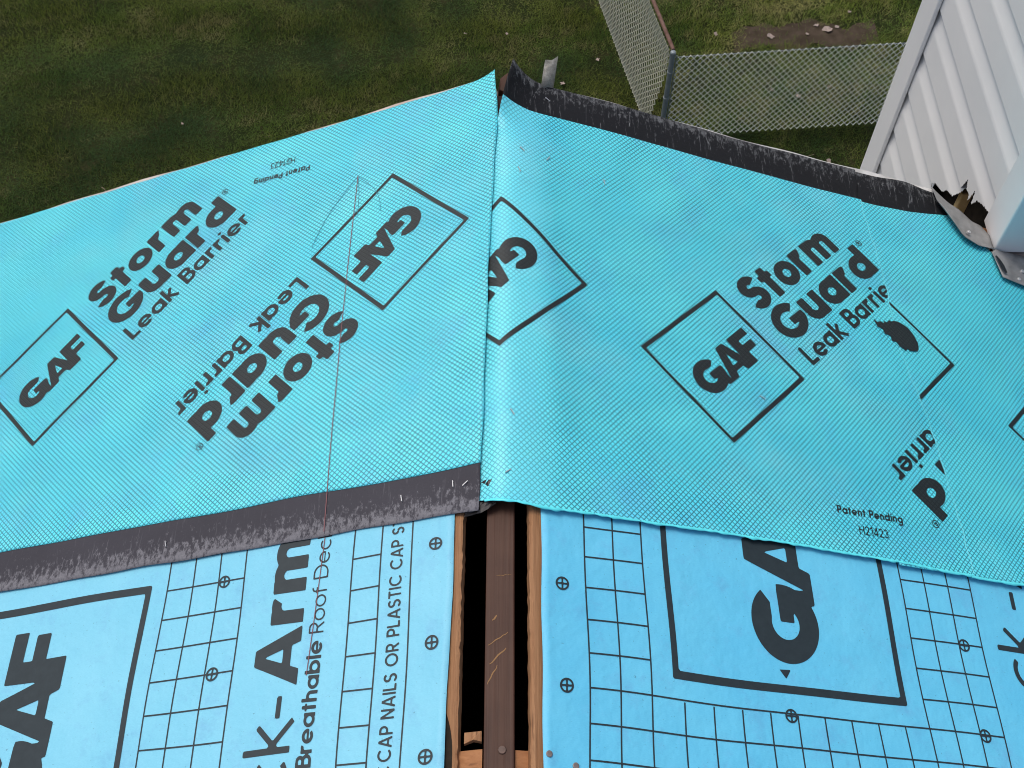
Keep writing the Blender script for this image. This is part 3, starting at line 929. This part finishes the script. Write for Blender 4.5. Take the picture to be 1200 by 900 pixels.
# left sheet
rows = [0.7182 + GB_ - k * GB_ for k in range(22)]
rows = [b for b in rows if b < 0.82]
ca = [-0.4410 - k * GA_ for k in range(4)]
line_print('printed_grid', SL, [(a, 0.84, a, -0.3) for a in ca] + [(ca[0], b, ca[-1], b) for b in rows], armL, warp_l)
line_print('printed_grid', SL, [(-0.1955, 0.84, -0.1955, -0.3), (-0.2435, 0.84, -0.2435, -0.3), (-0.1450, 0.84, -0.1450, -0.3)] + [(-0.1955, b, -0.2435, b) for b in rows], armL, warp_l)
print_mesh('printed_logo', SL, frame_fn(-1.024, -0.6187, 0.327, 0.7324, 0.0135, 0.0105), (-1.03, -0.61, 0.32, 0.74), M['print_flat'], armL, (0, 0), 0.0, 0.0035, None, 0.0007, warp_l)
print_mesh('printed_logo', SL, logo_fn(0, 0, 0.315, 0.117), (-0.17, 0.17, -0.07, 0.07), M['print_flat'], armL, (-0.824, 0.527), R(90), 0.0028, None, 0.0007, warp_l)
def bigtext(sh, parent, base_a, warp, top_b):
    """light first word, bold second word, and the tagline underneath (all read up the ridge direction)"""
    bp = lambda v0, v1: (v0, v1)
    # second word starts at b = 0.528 (its A), first word ends before the hyphen
    t = union(text_fn('Armor', 0.530, 0, 0.385, 0.080, 0.215, 0.74, 0.055),
              text_fn('-', 0.480, 0, 0.040, 0.080, 0.105, 0.7),
              text_fn('Deck', 0.240, 0, 0.253, 0.080, 0.100, 0.72, 0.07) if False else text_fn('Deck', 0.218, 0, 0.264, 0.080, 0.105, 0.72, 0.07))
    print_mesh('printed_lettering', sh, t, (0.205, top_b, -0.012, 0.086), M['print_flat'], parent, (base_a, 0), R(90), 0.0026, None, 0.0007, warp)
    t = union(text_fn('Breathable', 0.4105, 0, 0.1845, 0.0262, 0.175, 0.72, 0.075), text_fn('Roof Deck', 0.6075, 0, 0.172, 0.0262, 0.095, 0.72, 0.085))
    print_mesh('printed_lettering', sh, t, (0.405, top_b, -0.004, 0.030), M['print_flat'], parent, (base_a + 0.0385, 0), R(90), 0.0015, None, 0.0007, warp)
bigtext(SL, armL, -0.3235, warp_l, 0.84)
def cap_width(t, w, gap):
    return sum(glyph(ch_, w, 0.7)[0] + gap for ch_ in t) - gap
kk = 0.328 / cap_width('CAP NAILS OR PLASTIC CAP', 0.150, 0.12)
for word, b_start, b_top in (('CAP NAILS OR PLASTIC CAP STAPLES', 0.409, 0.435), ('STAPLES OR PLASTIC', 0.403 - kk * cap_width('STAPLES OR PLASTIC', 0.150, 0.12), 0.35)):
    wd = kk * cap_width(word, 0.150, 0.12)
    print_mesh('printed_lettering', SL, text_fn(word, 0, 0, wd, 0.0205, 0.150, 0.7, 0.12), (-0.002, min(wd + 0.002, b_top), -0.003, 0.024), M['print_flat'], armL, (-0.1588, b_start), R(90), 0.0013, None, 0.0007, warp_l)

def ring_marks(sh, pts, parent, warp, d=0.0215):
    first = None
    for (a, b) in pts:
        print_mesh('printed_fastener_mark', sh, text_fn('+', -d / 2, -d / 2, None, d, 0.1), (-d * 0.6, d * 0.6, -d * 0.6, d * 0.6), M['print_flat'], parent, (a, b), 0.0, 0.0012, None, 0.0011, warp)
ring_marks(SL, [(-0.4785, 0.7173), (-0.4765, 0.5635), (-0.1065, 0.7216), (-0.1078, 0.5665), (-0.1085, 0.4096), (-0.477, 0.410)], armL, warp_l)

# right sheet
rowsR = [0.7545 - k * 0.0502 for k in range(20)]
cr = [0.1355, 0.1835, 0.2325]
cr2 = [0.7035, 0.7495, 0.7955, 0.8410]
mid = [0.2839 + k * 0.0470 for k in range(9)]
line_print('printed_grid', SR, [(a, 0.84, a, -0.3) for a in cr + cr2] + [(cr[0], b, cr[-1], b) for b in rowsR if b > 0.51] + [(cr2[0], b - 0.008, cr2[-1], b - 0.008) for b in rowsR if b > 0.51]
           + [(cr[0], b, cr2[-1], b - 0.005) for b in rowsR if b < 0.51] + [(a, 0.4995, a, -0.3) for a in mid], armR, warp_r)
print_mesh('printed_logo', SR, frame_fn(0.267, 0.6725, 0.532, 0.9375, 0.0125, 0.0098), (0.262, 0.68, 0.527, 0.85), M['print_flat'], armR, (0, 0), 0.0, 0.0035, None, 0.0007, warp_r)
print_mesh('printed_logo', SR, logo_fn(0, 0, 0.315, 0.117), (-0.17, 0.11, -0.07, 0.07), M['print_flat'], armR, (0.469, 0.7365), R(90), 0.0028, None, 0.0007, warp_r)
print_mesh('printed_arrow', SR, lambda u, v: d_poly(u, v, [(0.448, 0.568), (0.468, 0.569), (0.4585, 0.5545)]), (0.44, 0.475, 0.55, 0.575), M['print_flat'], armR, (0, 0), 0.0, 0.0015, None, 0.0007, warp_r)
bigtext_shift = lambda a, b: warp_r(a, b + 0.212)
def bigtext_right():
    t = union(text_fn('Deck', 0.430, 0, 0.264, 0.080, 0.105, 0.72, 0.07), text_fn('-', 0.720, 0, 0.040, 0.080, 0.105, 0.7), text_fn('Ar', 0.765, 0, 0.14, 0.080, 0.215, 0.74, 0.055))
    print_mesh('printed_lettering', SR, t, (0.42, 0.84, -0.012, 0.086), M['print_flat'], armR, (0.9530, -0.0), R(90), 0.0026, None, 0.0007, warp_r)
bigtext_right()
ring_marks(SR, [(0.0981, 0.6564), (0.0995, 0.5041), (0.4602, 0.4978), (0.8050, 0.6447), (0.8042, 0.4970), (0.0995, 0.35)], armR, warp_r)

# --- chalk line, scuffs, staples, nails, the loose tab
def surface_line(name, sh, pts, w, mat, parent, off=0.0012):
    V, F, T = [], [], []
    pts = np.array(pts, float)
    n = len(pts)
    for i in range(n):
        d = pts[min(i + 1, n - 1)] - pts[max(i - 1, 0)]
        d = d / (np.hypot(*d) + 1e-9)
        q = np.array([-d[1], d[0]]) * w / 2
        for s in (1, -1):
            V.append(sh.pt(pts[i, 0] + s * q[0], pts[i, 1] + s * q[1], off))
            T.append((pts[i, 0], pts[i, 1]))
    F = [(2 * i, 2 * i + 1, 2 * i + 3, 2 * i + 2) for i in range(n - 1)]
    return mesh_obj(name, V, F, mat, parent, T, True)
t = np.linspace(0, 1, 60)
surface_line('chalk_line', LB, np.stack([-0.3004 + 0.0016 * t - 0.004 * np.sin(math.pi * t), 1.525 - (1.525 - 0.772) * t], 1), 0.0015, M['chalk'], barL)
surface_line('chalk_line', SL, np.stack([-0.2985 - 0.010 * t, 0.764 - 0.22 * t], 1), 0.0014, M['chalk'], armL, 0.0013)
tt = np.linspace(0, 1, 24)
sb = np.linspace(0.775, 1.598, 240)
surface_line('cut_edge', RB, np.stack([seam(sb) - 0.0006, sb], 1), 0.0013, M['cut_edge'], barR, 0.0003)
for k, (da, db, cv) in enumerate([(-0.085, -0.15, -0.012), (0.055, -0.105, 0.016), (0.006, -0.10, 0.003)]):
    surface_line('scuff_line', LB, np.stack([-0.3004 + da * tt + cv * np.sin(math.pi * tt), 1.522 + db * tt], 1), 0.0011, M['pencil'], barL, 0.0010)

def staple(sh, a, b, ang, parent):
    p = sh.pt(a, b, 0.0012)
    nrm = Vector((-math.sin(PL), 0, math.cos(PL))) if a < 0 else Vector((math.sin(PR), 0, math.cos(PR)))
    v, f = box_vf(-0.0055, 0.0055, -0.0007, 0.0007, 0.0, 0.0013)
    v2, f2 = box_vf(-0.0055, -0.0042, -0.00065, 0.00065, -0.004, 0.0005)
    v3, f3 = box_vf(0.0042, 0.0055, -0.00065, 0.00065, -0.004, 0.0005)
    o = mesh_obj('staple', v + v2 + v3, f + [tuple(i + 8 for i in q) for q in f2] + [tuple(i + 16 for i in q) for q in f3], M['steel'], parent)
    o.rotation_mode = 'QUATERNION'
    o.rotation_quaternion = nrm.to_track_quat('Z', 'Y') @ Matrix.Rotation(ang, 3, 'Z').to_quaternion()
    o.location = p
for (a, b, g) in [(-0.078, 0.815, 0.1), (-0.0575, 0.812, -0.9), (-0.165, 0.806, 0.2), (-0.60, 0.80, 0.3)]:
    staple(LB, a, b, g, barL)
for (a, b, g) in [(0.036, 1.498, 0.8), (0.088, 1.493, -0.6), (0.030, 1.445, 0.4), (0.012, 0.826, -0.9), (0.480, 1.052, 1.1), (0.018, 0.930, 0.6), (0.088, 1.645, 0.9), (0.20, 1.47, 0.2)]:
    staple(RB, a, b, g, barR)
for (a, b) in [(0.0735, 0.4075), (0.1120, 0.395)]:
    p = SR.pt(a, b, 0.0008)
    lathe('nail_head', [(0.0045, -0.003), (0.0046, 0.0012), (0.0038, 0.0018), (0.001, 0.0019)], 12, M['nail'], armR, tuple(p), (0, PR, 0))

# loose clear tab of release film standing off the rake
tabv, tabf = [], []
for j, (yy, zz) in enumerate([(1.672, -0.026), (1.688, -0.014), (1.704, -0.003), (1.722, 0.004)]):
    for i, xx in enumerate([0.072, 0.085, 0.097]):
        tabv.append((xx + 0.003 * j, yy + 0.004 * i, RZ + zz + 0.004 * math.sin(2 * i + j)))
tabf = grid_faces(3, 4)
tb = mesh_obj('release_film_tab', tabv, tabf, M['tab'], barR, None, True)
tb.modifiers.new('thickness', 'SOLIDIFY').thickness = 0.0006

# crumpled tarry corner where the left sheet's black strip meets the ridge
crv = []
cn = 9
for j in range(cn):
    for i in range(cn):
        a = -0.060 + 0.052 * i / (cn - 1)
        b = 0.758 + 0.050 * j / (cn - 1) + 0.016 * (i / (cn - 1)) ** 2
        off = -0.004 + random.uniform(-0.003, 0.003) - 0.004 * (i / (cn - 1))
        crv.append(LB.pt(a, b, off))
cr_o = mesh_obj('crumpled_corner', crv, grid_faces(cn, cn), M['crack'], barL)
cr_o.modifiers.new('thickness', 'SOLIDIFY').thickness = 0.001

# ------------------------------------------------------------------ white sided bump-out beside the roof
CX, CY0, CY1, CX1 = 1.060, 1.565, 2.355, 2.15      # siding plane and extents
CTOP = RZ + 1.25
chase = empty('sided_chase', 'white vinyl sided bump-out with torn siding rising beside the roof edge', 'building', (CX, CY0, 0))
def ch(o):
    o.parent = chase
    o.matrix_parent_inverse = Matrix.Translation((-CX, -CY0, 0))
    return o
ch(box('sheathing_core', CX + 0.045, CX1, CY0 + 0.045, CY1 - 0.03, 0.0, CTOP - 0.02, M['felt']))
COURSE = 0.1335
# Dutch-lap profile: (height within the course, outward offset from the siding plane)
PROF = [(-0.004, 0.013), (-0.004, 0.0), (0.068, 0.0010), (0.075, 0.0018), (0.082, 0.0032), (0.128, 0.0112), (COURSE + 0.004, 0.0120)]
hole = [(1.945, -0.585), (1.925, -0.566), (1.880, -0.545), (1.862, -0.520), (1.830, -0.505), (1.812, -0.470), (1.797, -0.412), (1.782, -0.430), (1.766, -0.425), (1.757, -0.440), (1.747, -0.392), (1.738, -0.430), (1.722, -0.400), (1.700, -0.385),
        (1.640, -0.36), (1.640, -0.66), (1.95, -0.66)]
def panel(z_butt, y0, y1, cut):
    ny = 2 if not cut else 220
    ys = np.linspace(y0, y1, ny)
    prof = PROF
    if cut:                                             # finer up the face so that the tear has a ragged edge
        prof = []
        for (h0, o0), (h1, o1) in zip(PROF[:-1], PROF[1:]):
            n = max(1, int(abs(h1 - h0) / 0.0028))
            prof += [(h0 + (h1 - h0) * k / n, o0 + (o1 - o0) * k / n) for k in range(n)]
        prof.append(PROF[-1])
    v = [(CX + o - 0.004, y, z_butt + h) for y in ys for (h, o) in prof]
    n = len(prof)
    f = []
    gone = np.zeros((ny - 1, n - 1), bool)
    if cut:
        hs = np.array([q[0] for q in prof])
        YC, ZC = np.meshgrid((ys[1:] + ys[:-1]) / 2, z_butt + (hs[1:] + hs[:-1]) / 2 - RZ, indexing='ij')
        gone = d_poly(YC, ZC, hole) < 0
    for i in range(ny - 1):
        for q in range(n - 1):
            if gone[i, q]:
                continue
            a = i * n + q
            f.append((a, a + 1, a + n + 1, a + n))
    return v, f
zb0 = RZ - 0.315
kmin = int((zb0 - 0.05) / COURSE)
shared = None
for k in range(-9, kmin + 1):
    zb = zb0 - k * COURSE
    if zb + COURSE > CTOP:
        continue
    near_hole = -0.80 < zb - RZ < -0.30
    if near_hole:
        v, f = panel(zb, CY0 + 0.02, CY1 - 0.075, True)
        ch(mesh_obj('siding_panel', v, f, M['vinyl']))
    elif shared is None:
        v, f = panel(0, CY0 + 0.02, CY1 - 0.075, False)
        shared = ch(mesh_obj('siding_panel', v, f, M['vinyl']))
        shared.location = (0, 0, zb)
    else:
        c = shared.copy()
        COL.objects.link(c)
        c.location = (0, 0, zb)
# front face (towards the ridge's near end) and the others
pv = [(x, CY0 + o - 0.004, h) for x in (CX + 0.075, CX1) for (h, o) in PROF]
n_ = len(PROF)
front = None
for k in range(-9, 8):
    zb = zb0 - k * COURSE
    if zb + COURSE > CTOP:
        continue
    if front is None:
        front = ch(mesh_obj('siding_panel', pv, [(q, q + n_, q + n_ + 1, q + 1) for q in range(n_ - 1)], M['vinyl']))
        front.location = (0, 0, zb)
    else:
        c = front.copy()
        COL.objects.link(c)
        c.location = (0, 0, zb)
ch(box('back_siding', CX + 0.02, CX1, CY1 - 0.028, CY1 - 0.010, 0, CTOP - 0.02, M['vinyl']))
ch(box('cap_board', CX - 0.04, CX1 + 0.04, CY0 - 0.04, CY1 + 0.04, CTOP, CTOP + 0.05, M['trim'], None, 0.004))
def post(x0, ya, yb, z0, xa=None, yfront=None):
    """an L-shaped corner post: one leg on the side face, the other wrapping the corner"""
    t = 0.012
    pts = [(x0, ya), (x0, yb), (x0 + t, yb), (x0 + t, ya + t), (x0 + 0.088, ya + t), (x0 + 0.088, ya)] if yfront else \
          [(x0, ya), (x0, yb), (x0 + 0.088, yb), (x0 + 0.088, yb - t), (x0 + t, yb - t), (x0 + t, ya)]
    n = len(pts)
    v = [(x, y, z) for z in (z0, CTOP - 0.001) for (x, y) in pts]
    f = [tuple(range(n - 1, -1, -1)), tuple(range(n, 2 * n))] + [(i, (i + 1) % n, n + (i + 1) % n, n + i) for i in range(n)]
    o = ch(mesh_obj('corner_post', v, f, M['vinyl']))
    b = o.modifiers.new('bevel', 'BEVEL')
    b.width = 0.004
    b.segments = 2
    return o
post(1.043, 1.550, 1.640, RZ - 0.372, None, True)
post(1.043, CY1 - 0.095, CY1, 0.0)
# dark channel beside the far post
ch(box('lumber_end', CX + 0.020, CX + 0.050, 1.830, 1.848, RZ - 0.62, RZ - 0.500, M['tan'], None, 0.004))
# bent flashing pieces lying over the end of the sheets
def flap(name, outline_low, outline_up, lift, n=22, m=8):
    lo, up = np.array(outline_low), np.array(outline_up)
    tl = np.linspace(0, 1, len(lo)); tu = np.linspace(0, 1, len(up))
    v = []
    wob = sines(300 + len(lo), 6, 20, 70)
    for j in range(m):
        q = j / (m - 1)
        for i in range(n):
            s = i / (n - 1)
            l = np.array([np.interp(s, tl, lo[:, 0]), np.interp(s, tl, lo[:, 1])])
            u = np.array([np.interp(s, tu, up[:, 0]), np.interp(s, tu, up[:, 1])])
            p = l + (u - l) * q
            z = RZ - p[0] * TR + lift(s, q) + 0.0016 * float(wob(p[0], p[1]))
            v.append((p[0], p[1], z))
    o = ch(mesh_obj(name, v, grid_faces(n, m), M['alu'], None, None, True))
    md = o.modifiers.new('thickness', 'SOLIDIFY')
    md.thickness = 0.0012
    return o
fl = flap('flashing', [(0.922, 1.690), (0.922, 1.642), (0.943, 1.594), (0.966, 1.552), (0.998, 1.540), (1.040, 1.545)],
          [(0.927, 1.688), (0.958, 1.656), (0.981, 1.641), (1.004, 1.618), (1.026, 1.612), (1.0415, 1.590)],
          lambda s, q: 0.006 + 0.010 * math.exp(-q / 0.12) * (0.4 + math.sin(math.pi * s)) - 0.003 * q)
fl2 = flap('flashing', [(1.030, 1.535), (1.033, 1.505), (1.040, 1.470), (1.070, 1.462), (1.12, 1.452), (1.25, 1.44), (1.6, 1.43)],
           [(1.041, 1.546), (1.06, 1.546), (1.08, 1.547), (1.11, 1.547), (1.16, 1.547), (1.28, 1.547), (1.6, 1.547)],
           lambda s, q: 0.004 + 0.007 * math.exp(-q / 0.15) + 0.006 * q)
def flap_spot(pts, name, off, mat):
    cx_, cy_ = np.mean(np.array(pts), 0)
    v = [(x, y, RZ - x * TR + off) for (x, y) in pts]
    return ch(mesh_obj(name, v, [tuple(range(len(pts)))], mat))
flap_spot([(1.032, 1.520), (1.036, 1.512), (1.040, 1.492), (1.047, 1.478), (1.052, 1.482), (1.049, 1.500), (1.043, 1.514), (1.037, 1.523)], 'tar_patch', 0.0150, M['crack'])
lathe_pos = [(1.095, 1.500), (0.985, 1.575), (1.08, 1.475)]
for (x, y) in lathe_pos:
    ch(lathe('nail_head', [(0.0042, -0.004), (0.0043, 0.001), (0.0035, 0.0016), (0.001, 0.0017)], 12, M['steel'], None, (x, y, RZ - x * TR + 0.011), (0, PR, 0)))
ch(box('wood_strip', 1.060, 1.60, 1.5475, 1.5640, RZ - 0.50, RZ - 0.385, M['rake_wood']))

# ------------------------------------------------------------------ chain link fence
ZJ = 0.0413
WJ = 0.0357                                        # half the width of a mesh diamond
def wire_mesh(name, phase, height, mat, lean=None, thick=0.0125, drop=0.0):
    rowsn = int(round(height / ZJ))
    v, f = [], []
    r = thick / 2
    for i in range(rowsn + 1):
        z = 0.03 + ZJ * i
        x = WJ if (i + phase) % 2 else 0.0
        y = r * 0.8 * (1 if (i + phase) % 2 else -1)
        if lean:
            y += lean(z, height)
        for k in range(4):
            a = 2 * math.pi * k / 4
            v.append((x + r * math.cos(a), y + r * math.sin(a), z))
    for i in range(rowsn):
        for k in range(4):
            f.append((4 * i + k, 4 * i + (k + 1) % 4, 4 * i + 4 + (k + 1) % 4, 4 * i + 4 + k))
    # knuckled top end
    me = bpy.data.meshes.new(name)
    me.from_pydata(v, [], f)
    me.polygons.foreach_set('use_smooth', [True] * len(f))
    me.materials.append(mat)
    return me
def tube(name, p0, p1, r, mat, parent=None, n=10, cap=True):
    p0, p1 = Vector(p0), Vector(p1)
    d = (p1 - p0).normalized()
    u = d.orthogonal().normalized()
    w = d.cross(u)
    v, f = [], []
    for p in (p0, p1):
        for k in range(n):
            a = 2 * math.pi * k / n
            v.append(p + (u * math.cos(a) + w * math.sin(a)) * r)
    f = [(k, (k + 1) % n, n + (k + 1) % n, n + k) for k in range(n)] + [tuple(range(n - 1, -1, -1)), tuple(range(n, 2 * n))]
    return mesh_obj(name, v, f, mat, parent)
FC = Vector((1.67, 9.20, 0))
def fence(label, start, end, mat, lean, height, rail_mat, group):
    d = end - start
    L = d.length
    ang = math.atan2(d.y, d.x)
    root = empty('chain_link_fence', label, 'fence', tuple(start), group)
    root.rotation_euler = (0, 0, ang)
    ms = [wire_mesh('wire', p, height - 0.03, mat, lean) for p in (0, 1)]
    n = int(L / WJ)
    for k in range(n):
        o = bpy.data.objects.new('wire', ms[k % 2])
        COL.objects.link(o)
        o.parent = root
        o.location = (0.05 + k * WJ, 0, 0)
    return root, L
fr, Lr = fence('bright galvanised chain link fence running from the corner post toward the white siding', FC, Vector((4.75, 9.48, 0)), M['wire'], None, 1.20, None, 'backyard chain link fences')
tube('corner_post', (0, 0, 0), (0, 0, 1.24), 0.030, M['post'], fr, 14)
lathe('post_cap', [(0.031, 1.235), (0.032, 1.243), (0.024, 1.255), (0.008, 1.26)], 14, M['post'], fr)
for z in (0.25, 0.62, 0.98):
    lathe('tension_band', [(0.031, z - 0.012), (0.036, z - 0.011), (0.036, z + 0.011), (0.031, z + 0.012)], 14, M['post'], fr)
box('tension_bar', 0.040, 0.052, -0.004, 0.004, 0.05, 1.20, M['post'], fr)
tube('top_wire', (0, 0.012, 1.165), (Lr, 0.012, 1.165), 0.005, M['post'], fr, 6)
tube('line_post', (Lr, 0, 0), (Lr, 0, 1.24), 0.025, M['post'], fr, 12)
E2 = FC + (Vector((1.47, 10.15, 0)) - FC).normalized() * 4.2
fl_, Ll = fence('weathered beige chain link fence with rusty brown top rail leading away from the corner post', FC + Vector((-0.02, 0.05, 0)), E2, M['old_wire'],
                lambda z, h: 0.11 * max(0.0, 1 - z / h) ** 1.4 + 0.02 * math.sin(5 * z), 1.20, None, 'backyard chain link fences')
tube('top_rail', (0, -0.03, 1.225), (Ll, -0.03, 1.225), 0.021, M['rust'], fl_, 10)
tube('line_post', (2.6, -0.06, 0), (2.6, -0.06, 1.24), 0.025, M['post'], fl_, 12)
tube('line_post', (Ll, -0.06, 0), (Ll, -0.06, 1.24), 0.025, M['post'], fl_, 12)

# ------------------------------------------------------------------ lawn: blades, bare strip, leaves, twigs
n1 = sines(401, 12, 0.6, 2.6)
n2 = sines(402, 14, 3, 9)
n3 = sines(403, 14, 12, 30)
def in_dirt(x, y):
    edge = 0.06 * n2(x * 2, y)
    return (x > 2.75 + edge) & (x < 4.30 + edge) & (y > 10.66 + 0.05 * (x - 2.4) + edge) & (y < 11.02 + 0.05 * (x - 2.4) + edge)
NB = 560000
bx = rng.uniform(-8.6, 7.0, NB)
by = rng.uniform(6.6, 13.4, NB)
keep = ~in_dirt(bx, by) | (rng.uniform(0, 1, NB) < 0.22)
thin = 0.5 + 0.5 * np.tanh(2.0 * (n2(bx, by) + 0.5 * n3(bx, by)) + 1.2)
keep &= rng.uniform(0, 1, NB) < (0.35 + 0.65 * thin)
bx, by = bx[keep], by[keep]
nb = len(bx)
fence_side = (bx - 1.5) * 0.96 + (by - 9.6) * 0.27 > 0
beyond = (by > 9.25 + 0.09 * (bx - 1.67)) & fence_side
az = rng.uniform(0, 2 * math.pi, nb)
hgt = rng.uniform(0.022, 0.062, nb) * (0.8 + 0.35 * np.tanh(n2(bx * 0.7, by)))
lean = rng.uniform(0.02, 0.065, nb)
wid = rng.uniform(0.0022, 0.0045, nb)
co = np.empty((nb, 3, 3), np.float32)
dx, dy = np.cos(az), np.sin(az)
co[:, 0] = np.stack([bx - dy * wid, by + dx * wid, np.zeros(nb)], 1)
co[:, 1] = np.stack([bx + dy * wid, by - dx * wid, np.zeros(nb)], 1)
co[:, 2] = np.stack([bx + dx * lean, by + dy * lean, hgt], 1)
big = n1(bx, by)
med = n2(bx + 5, by)
fin = n3(bx, by + 3)
dry = 1 / (1 + np.exp(-(1.1 * med + 0.9 * fin + 0.5 * big - 2.15 + rng.normal(0, 0.9, nb) + 1.0 * beyond) * 2.2))
green = np.stack([0.046 + 0.014 * big, 0.074 + 0.012 * big, 0.008 + 0 * big], 1)
yel = np.stack([0.105 + 0 * big, 0.102 + 0 * big, 0.014 + 0 * big], 1)
deepg = np.stack([0.018 + 0 * big, 0.040 + 0 * big, 0.009 + 0 * big], 1)
straw = np.array([0.170, 0.130, 0.058])
k = np.clip(0.5 + 0.5 * np.tanh(0.9 * big + 0.7 * med), 0, 1)[:, None]
colr = deepg * (1 - k) + green * k
k2 = np.clip(0.25 + 0.3 * n2(bx - 9, by + 4) + rng.normal(0, 0.2, nb) + 0.10 * beyond, 0, 0.75)[:, None]
colr = colr * (1 - k2) + yel * k2
dd = np.clip(dry, 0, 1)[:, None] * 0.85
colr = colr * (1 - dd) + straw * dd
colr *= rng.uniform(0.65, 1.35, (nb, 1)) * (0.92 + 0.50 * beyond[:, None])
colr = np.clip(colr * np.array([0.86, 1.04, 0.84]), 0.003, 1)
gm = bpy.data.meshes.new('grass')
gm.vertices.add(nb * 3)
gm.vertices.foreach_set('co', co.ravel())
gm.loops.add(nb * 3)
gm.loops.foreach_set('vertex_index', np.arange(nb * 3, dtype=np.int32))
gm.polygons.add(nb)
gm.polygons.foreach_set('loop_start', np.arange(0, nb * 3, 3, dtype=np.int32))
gm.polygons.foreach_set('loop_total', np.full(nb, 3, dtype=np.int32))
gm.update(calc_edges=True)
at = gm.attributes.new('tint', 'FLOAT_COLOR', 'POINT')
c4 = np.ones((nb, 3, 4), np.float32)
c4[:, :, :3] = colr[:, None, :]
at.data.foreach_set('color', c4.ravel())
gm.materials.append(M['blade'])
grass = bpy.data.objects.new('grass', gm)
COL.objects.link(grass)
tag(grass, 'short patchy lawn grass with dry straw coloured spots', 'grass')
grass['kind'] = 'stuff'

# bare dirt strip beyond the fence
dv, df = [], []
nn = 40
for i in range(nn):
    x = 2.65 + 1.75 * i / (nn - 1)
    w0 = 0.05 * math.sin(9 * x) + 0.03 * math.sin(23 * x)
    for j in range(6):
        y = 10.64 + 0.05 * (x - 2.4) + w0 + (0.42 - 0.05 * math.sin(5 * x)) * j / 5
        dv.append((x, y, 0.004 + (0.018 * math.sin(math.pi * j / 5) * math.sin(math.pi * i / (nn - 1)) + 0.006 * random.random()) * (1 if 0 < j < 5 else 0)))
dirt = mesh_obj('dirt_strip', dv, [tuple(q) for q in grid_faces(6, nn)], M['dirt'], None, None, True)
dirt['kind'] = 'structure'

# dry leaves
def leaf_mesh(seed):
    r = random.Random(seed)
    L = 1.0
    v = [(0, 0, 0.02)]
    n = 9
    for i in range(n):
        a = 2 * math.pi * i / n
        rr = (0.5 if i % 2 else 0.36) * r.uniform(0.75, 1.25)
        v.append((rr * math.cos(a) * 1.3, rr * math.sin(a), 0.12 * r.uniform(0, 1.6)))
    me = bpy.data.meshes.new('fallen_leaf')
    me.from_pydata(v, [], [(0, 1 + i, 1 + (i + 1) % n) for i in range(n)])
    me.materials.append(M['leaf'])
    return me
lm = [leaf_mesh(s) for s in range(4)]
spots = [(3.10, 10.86, .08), (3.55, 10.90, .05), (3.80, 10.98, .11), (3.68, 11.06, .06), (3.92, 11.03, .05), (4.12, 11.3, .05), (2.45, 10.9, .05), (3.5, 8.85, .05), (3.9, 8.80, .06),
         (3.3, 9.85, .07), (3.0, 9.95, .05), (3.68, 10.0, .06), (0.60, 10.05, .06), (1.02, 10.45, .05), (-0.55, 10.9, .035), (-3.7, 9.4, .03), (-0.05, 10.9, .035)]
def leaf_on(x, y):
    if y > 9.35 and x > 1.5:
        return 'on the bare dirt beyond the fence' if y > 10.6 and x > 2.75 else 'in the grass just beyond the fence'
    return 'at the foot of the chain link fence' if x > 2 else 'on the open lawn'
for i, (x, y, s) in enumerate(spots):
    o = bpy.data.objects.new('fallen_leaf', lm[i % 4])
    COL.objects.link(o)
    o.location = (x, y, 0.030)
    o.scale = (s, s, s)
    o.rotation_euler = (random.uniform(-.3, .3), random.uniform(-.3, .3), random.uniform(0, 6.28))
    w = leaf_on(x, y)
    tag(o, 'small pale dry leaf lying ' + w, 'leaf', 'pale dry leaves ' + w)
for (x0, y0, x1, y1, lab) in [(-4.42, 8.43, -4.30, 8.28, 'thin pale twig lying in the lawn near the bare left roof edge'), (2.9, 8.75, 3.35, 8.95, 'dry twig lying at the foot of the bright chain link fence')]:
    v, f = [], []
    n = 7
    for i in range(n):
        t_ = i / (n - 1)
        x, y = x0 + (x1 - x0) * t_, y0 + (y1 - y0) * t_ + 0.02 * math.sin(5 * t_)
        r = 0.007 * (1 - 0.6 * t_)
        for q in range(5):
            a = 2 * math.pi * q / 5
            v.append((x, y + r * math.cos(a), 0.045 + r * math.sin(a)))
    for i in range(n - 1):
        for q in range(5):
            f.append((5 * i + q, 5 * i + (q + 1) % 5, 5 * i + 5 + (q + 1) % 5, 5 * i + 5 + q))
    tag(mesh_obj('twig', v, f, M['twig']), lab, 'twig')
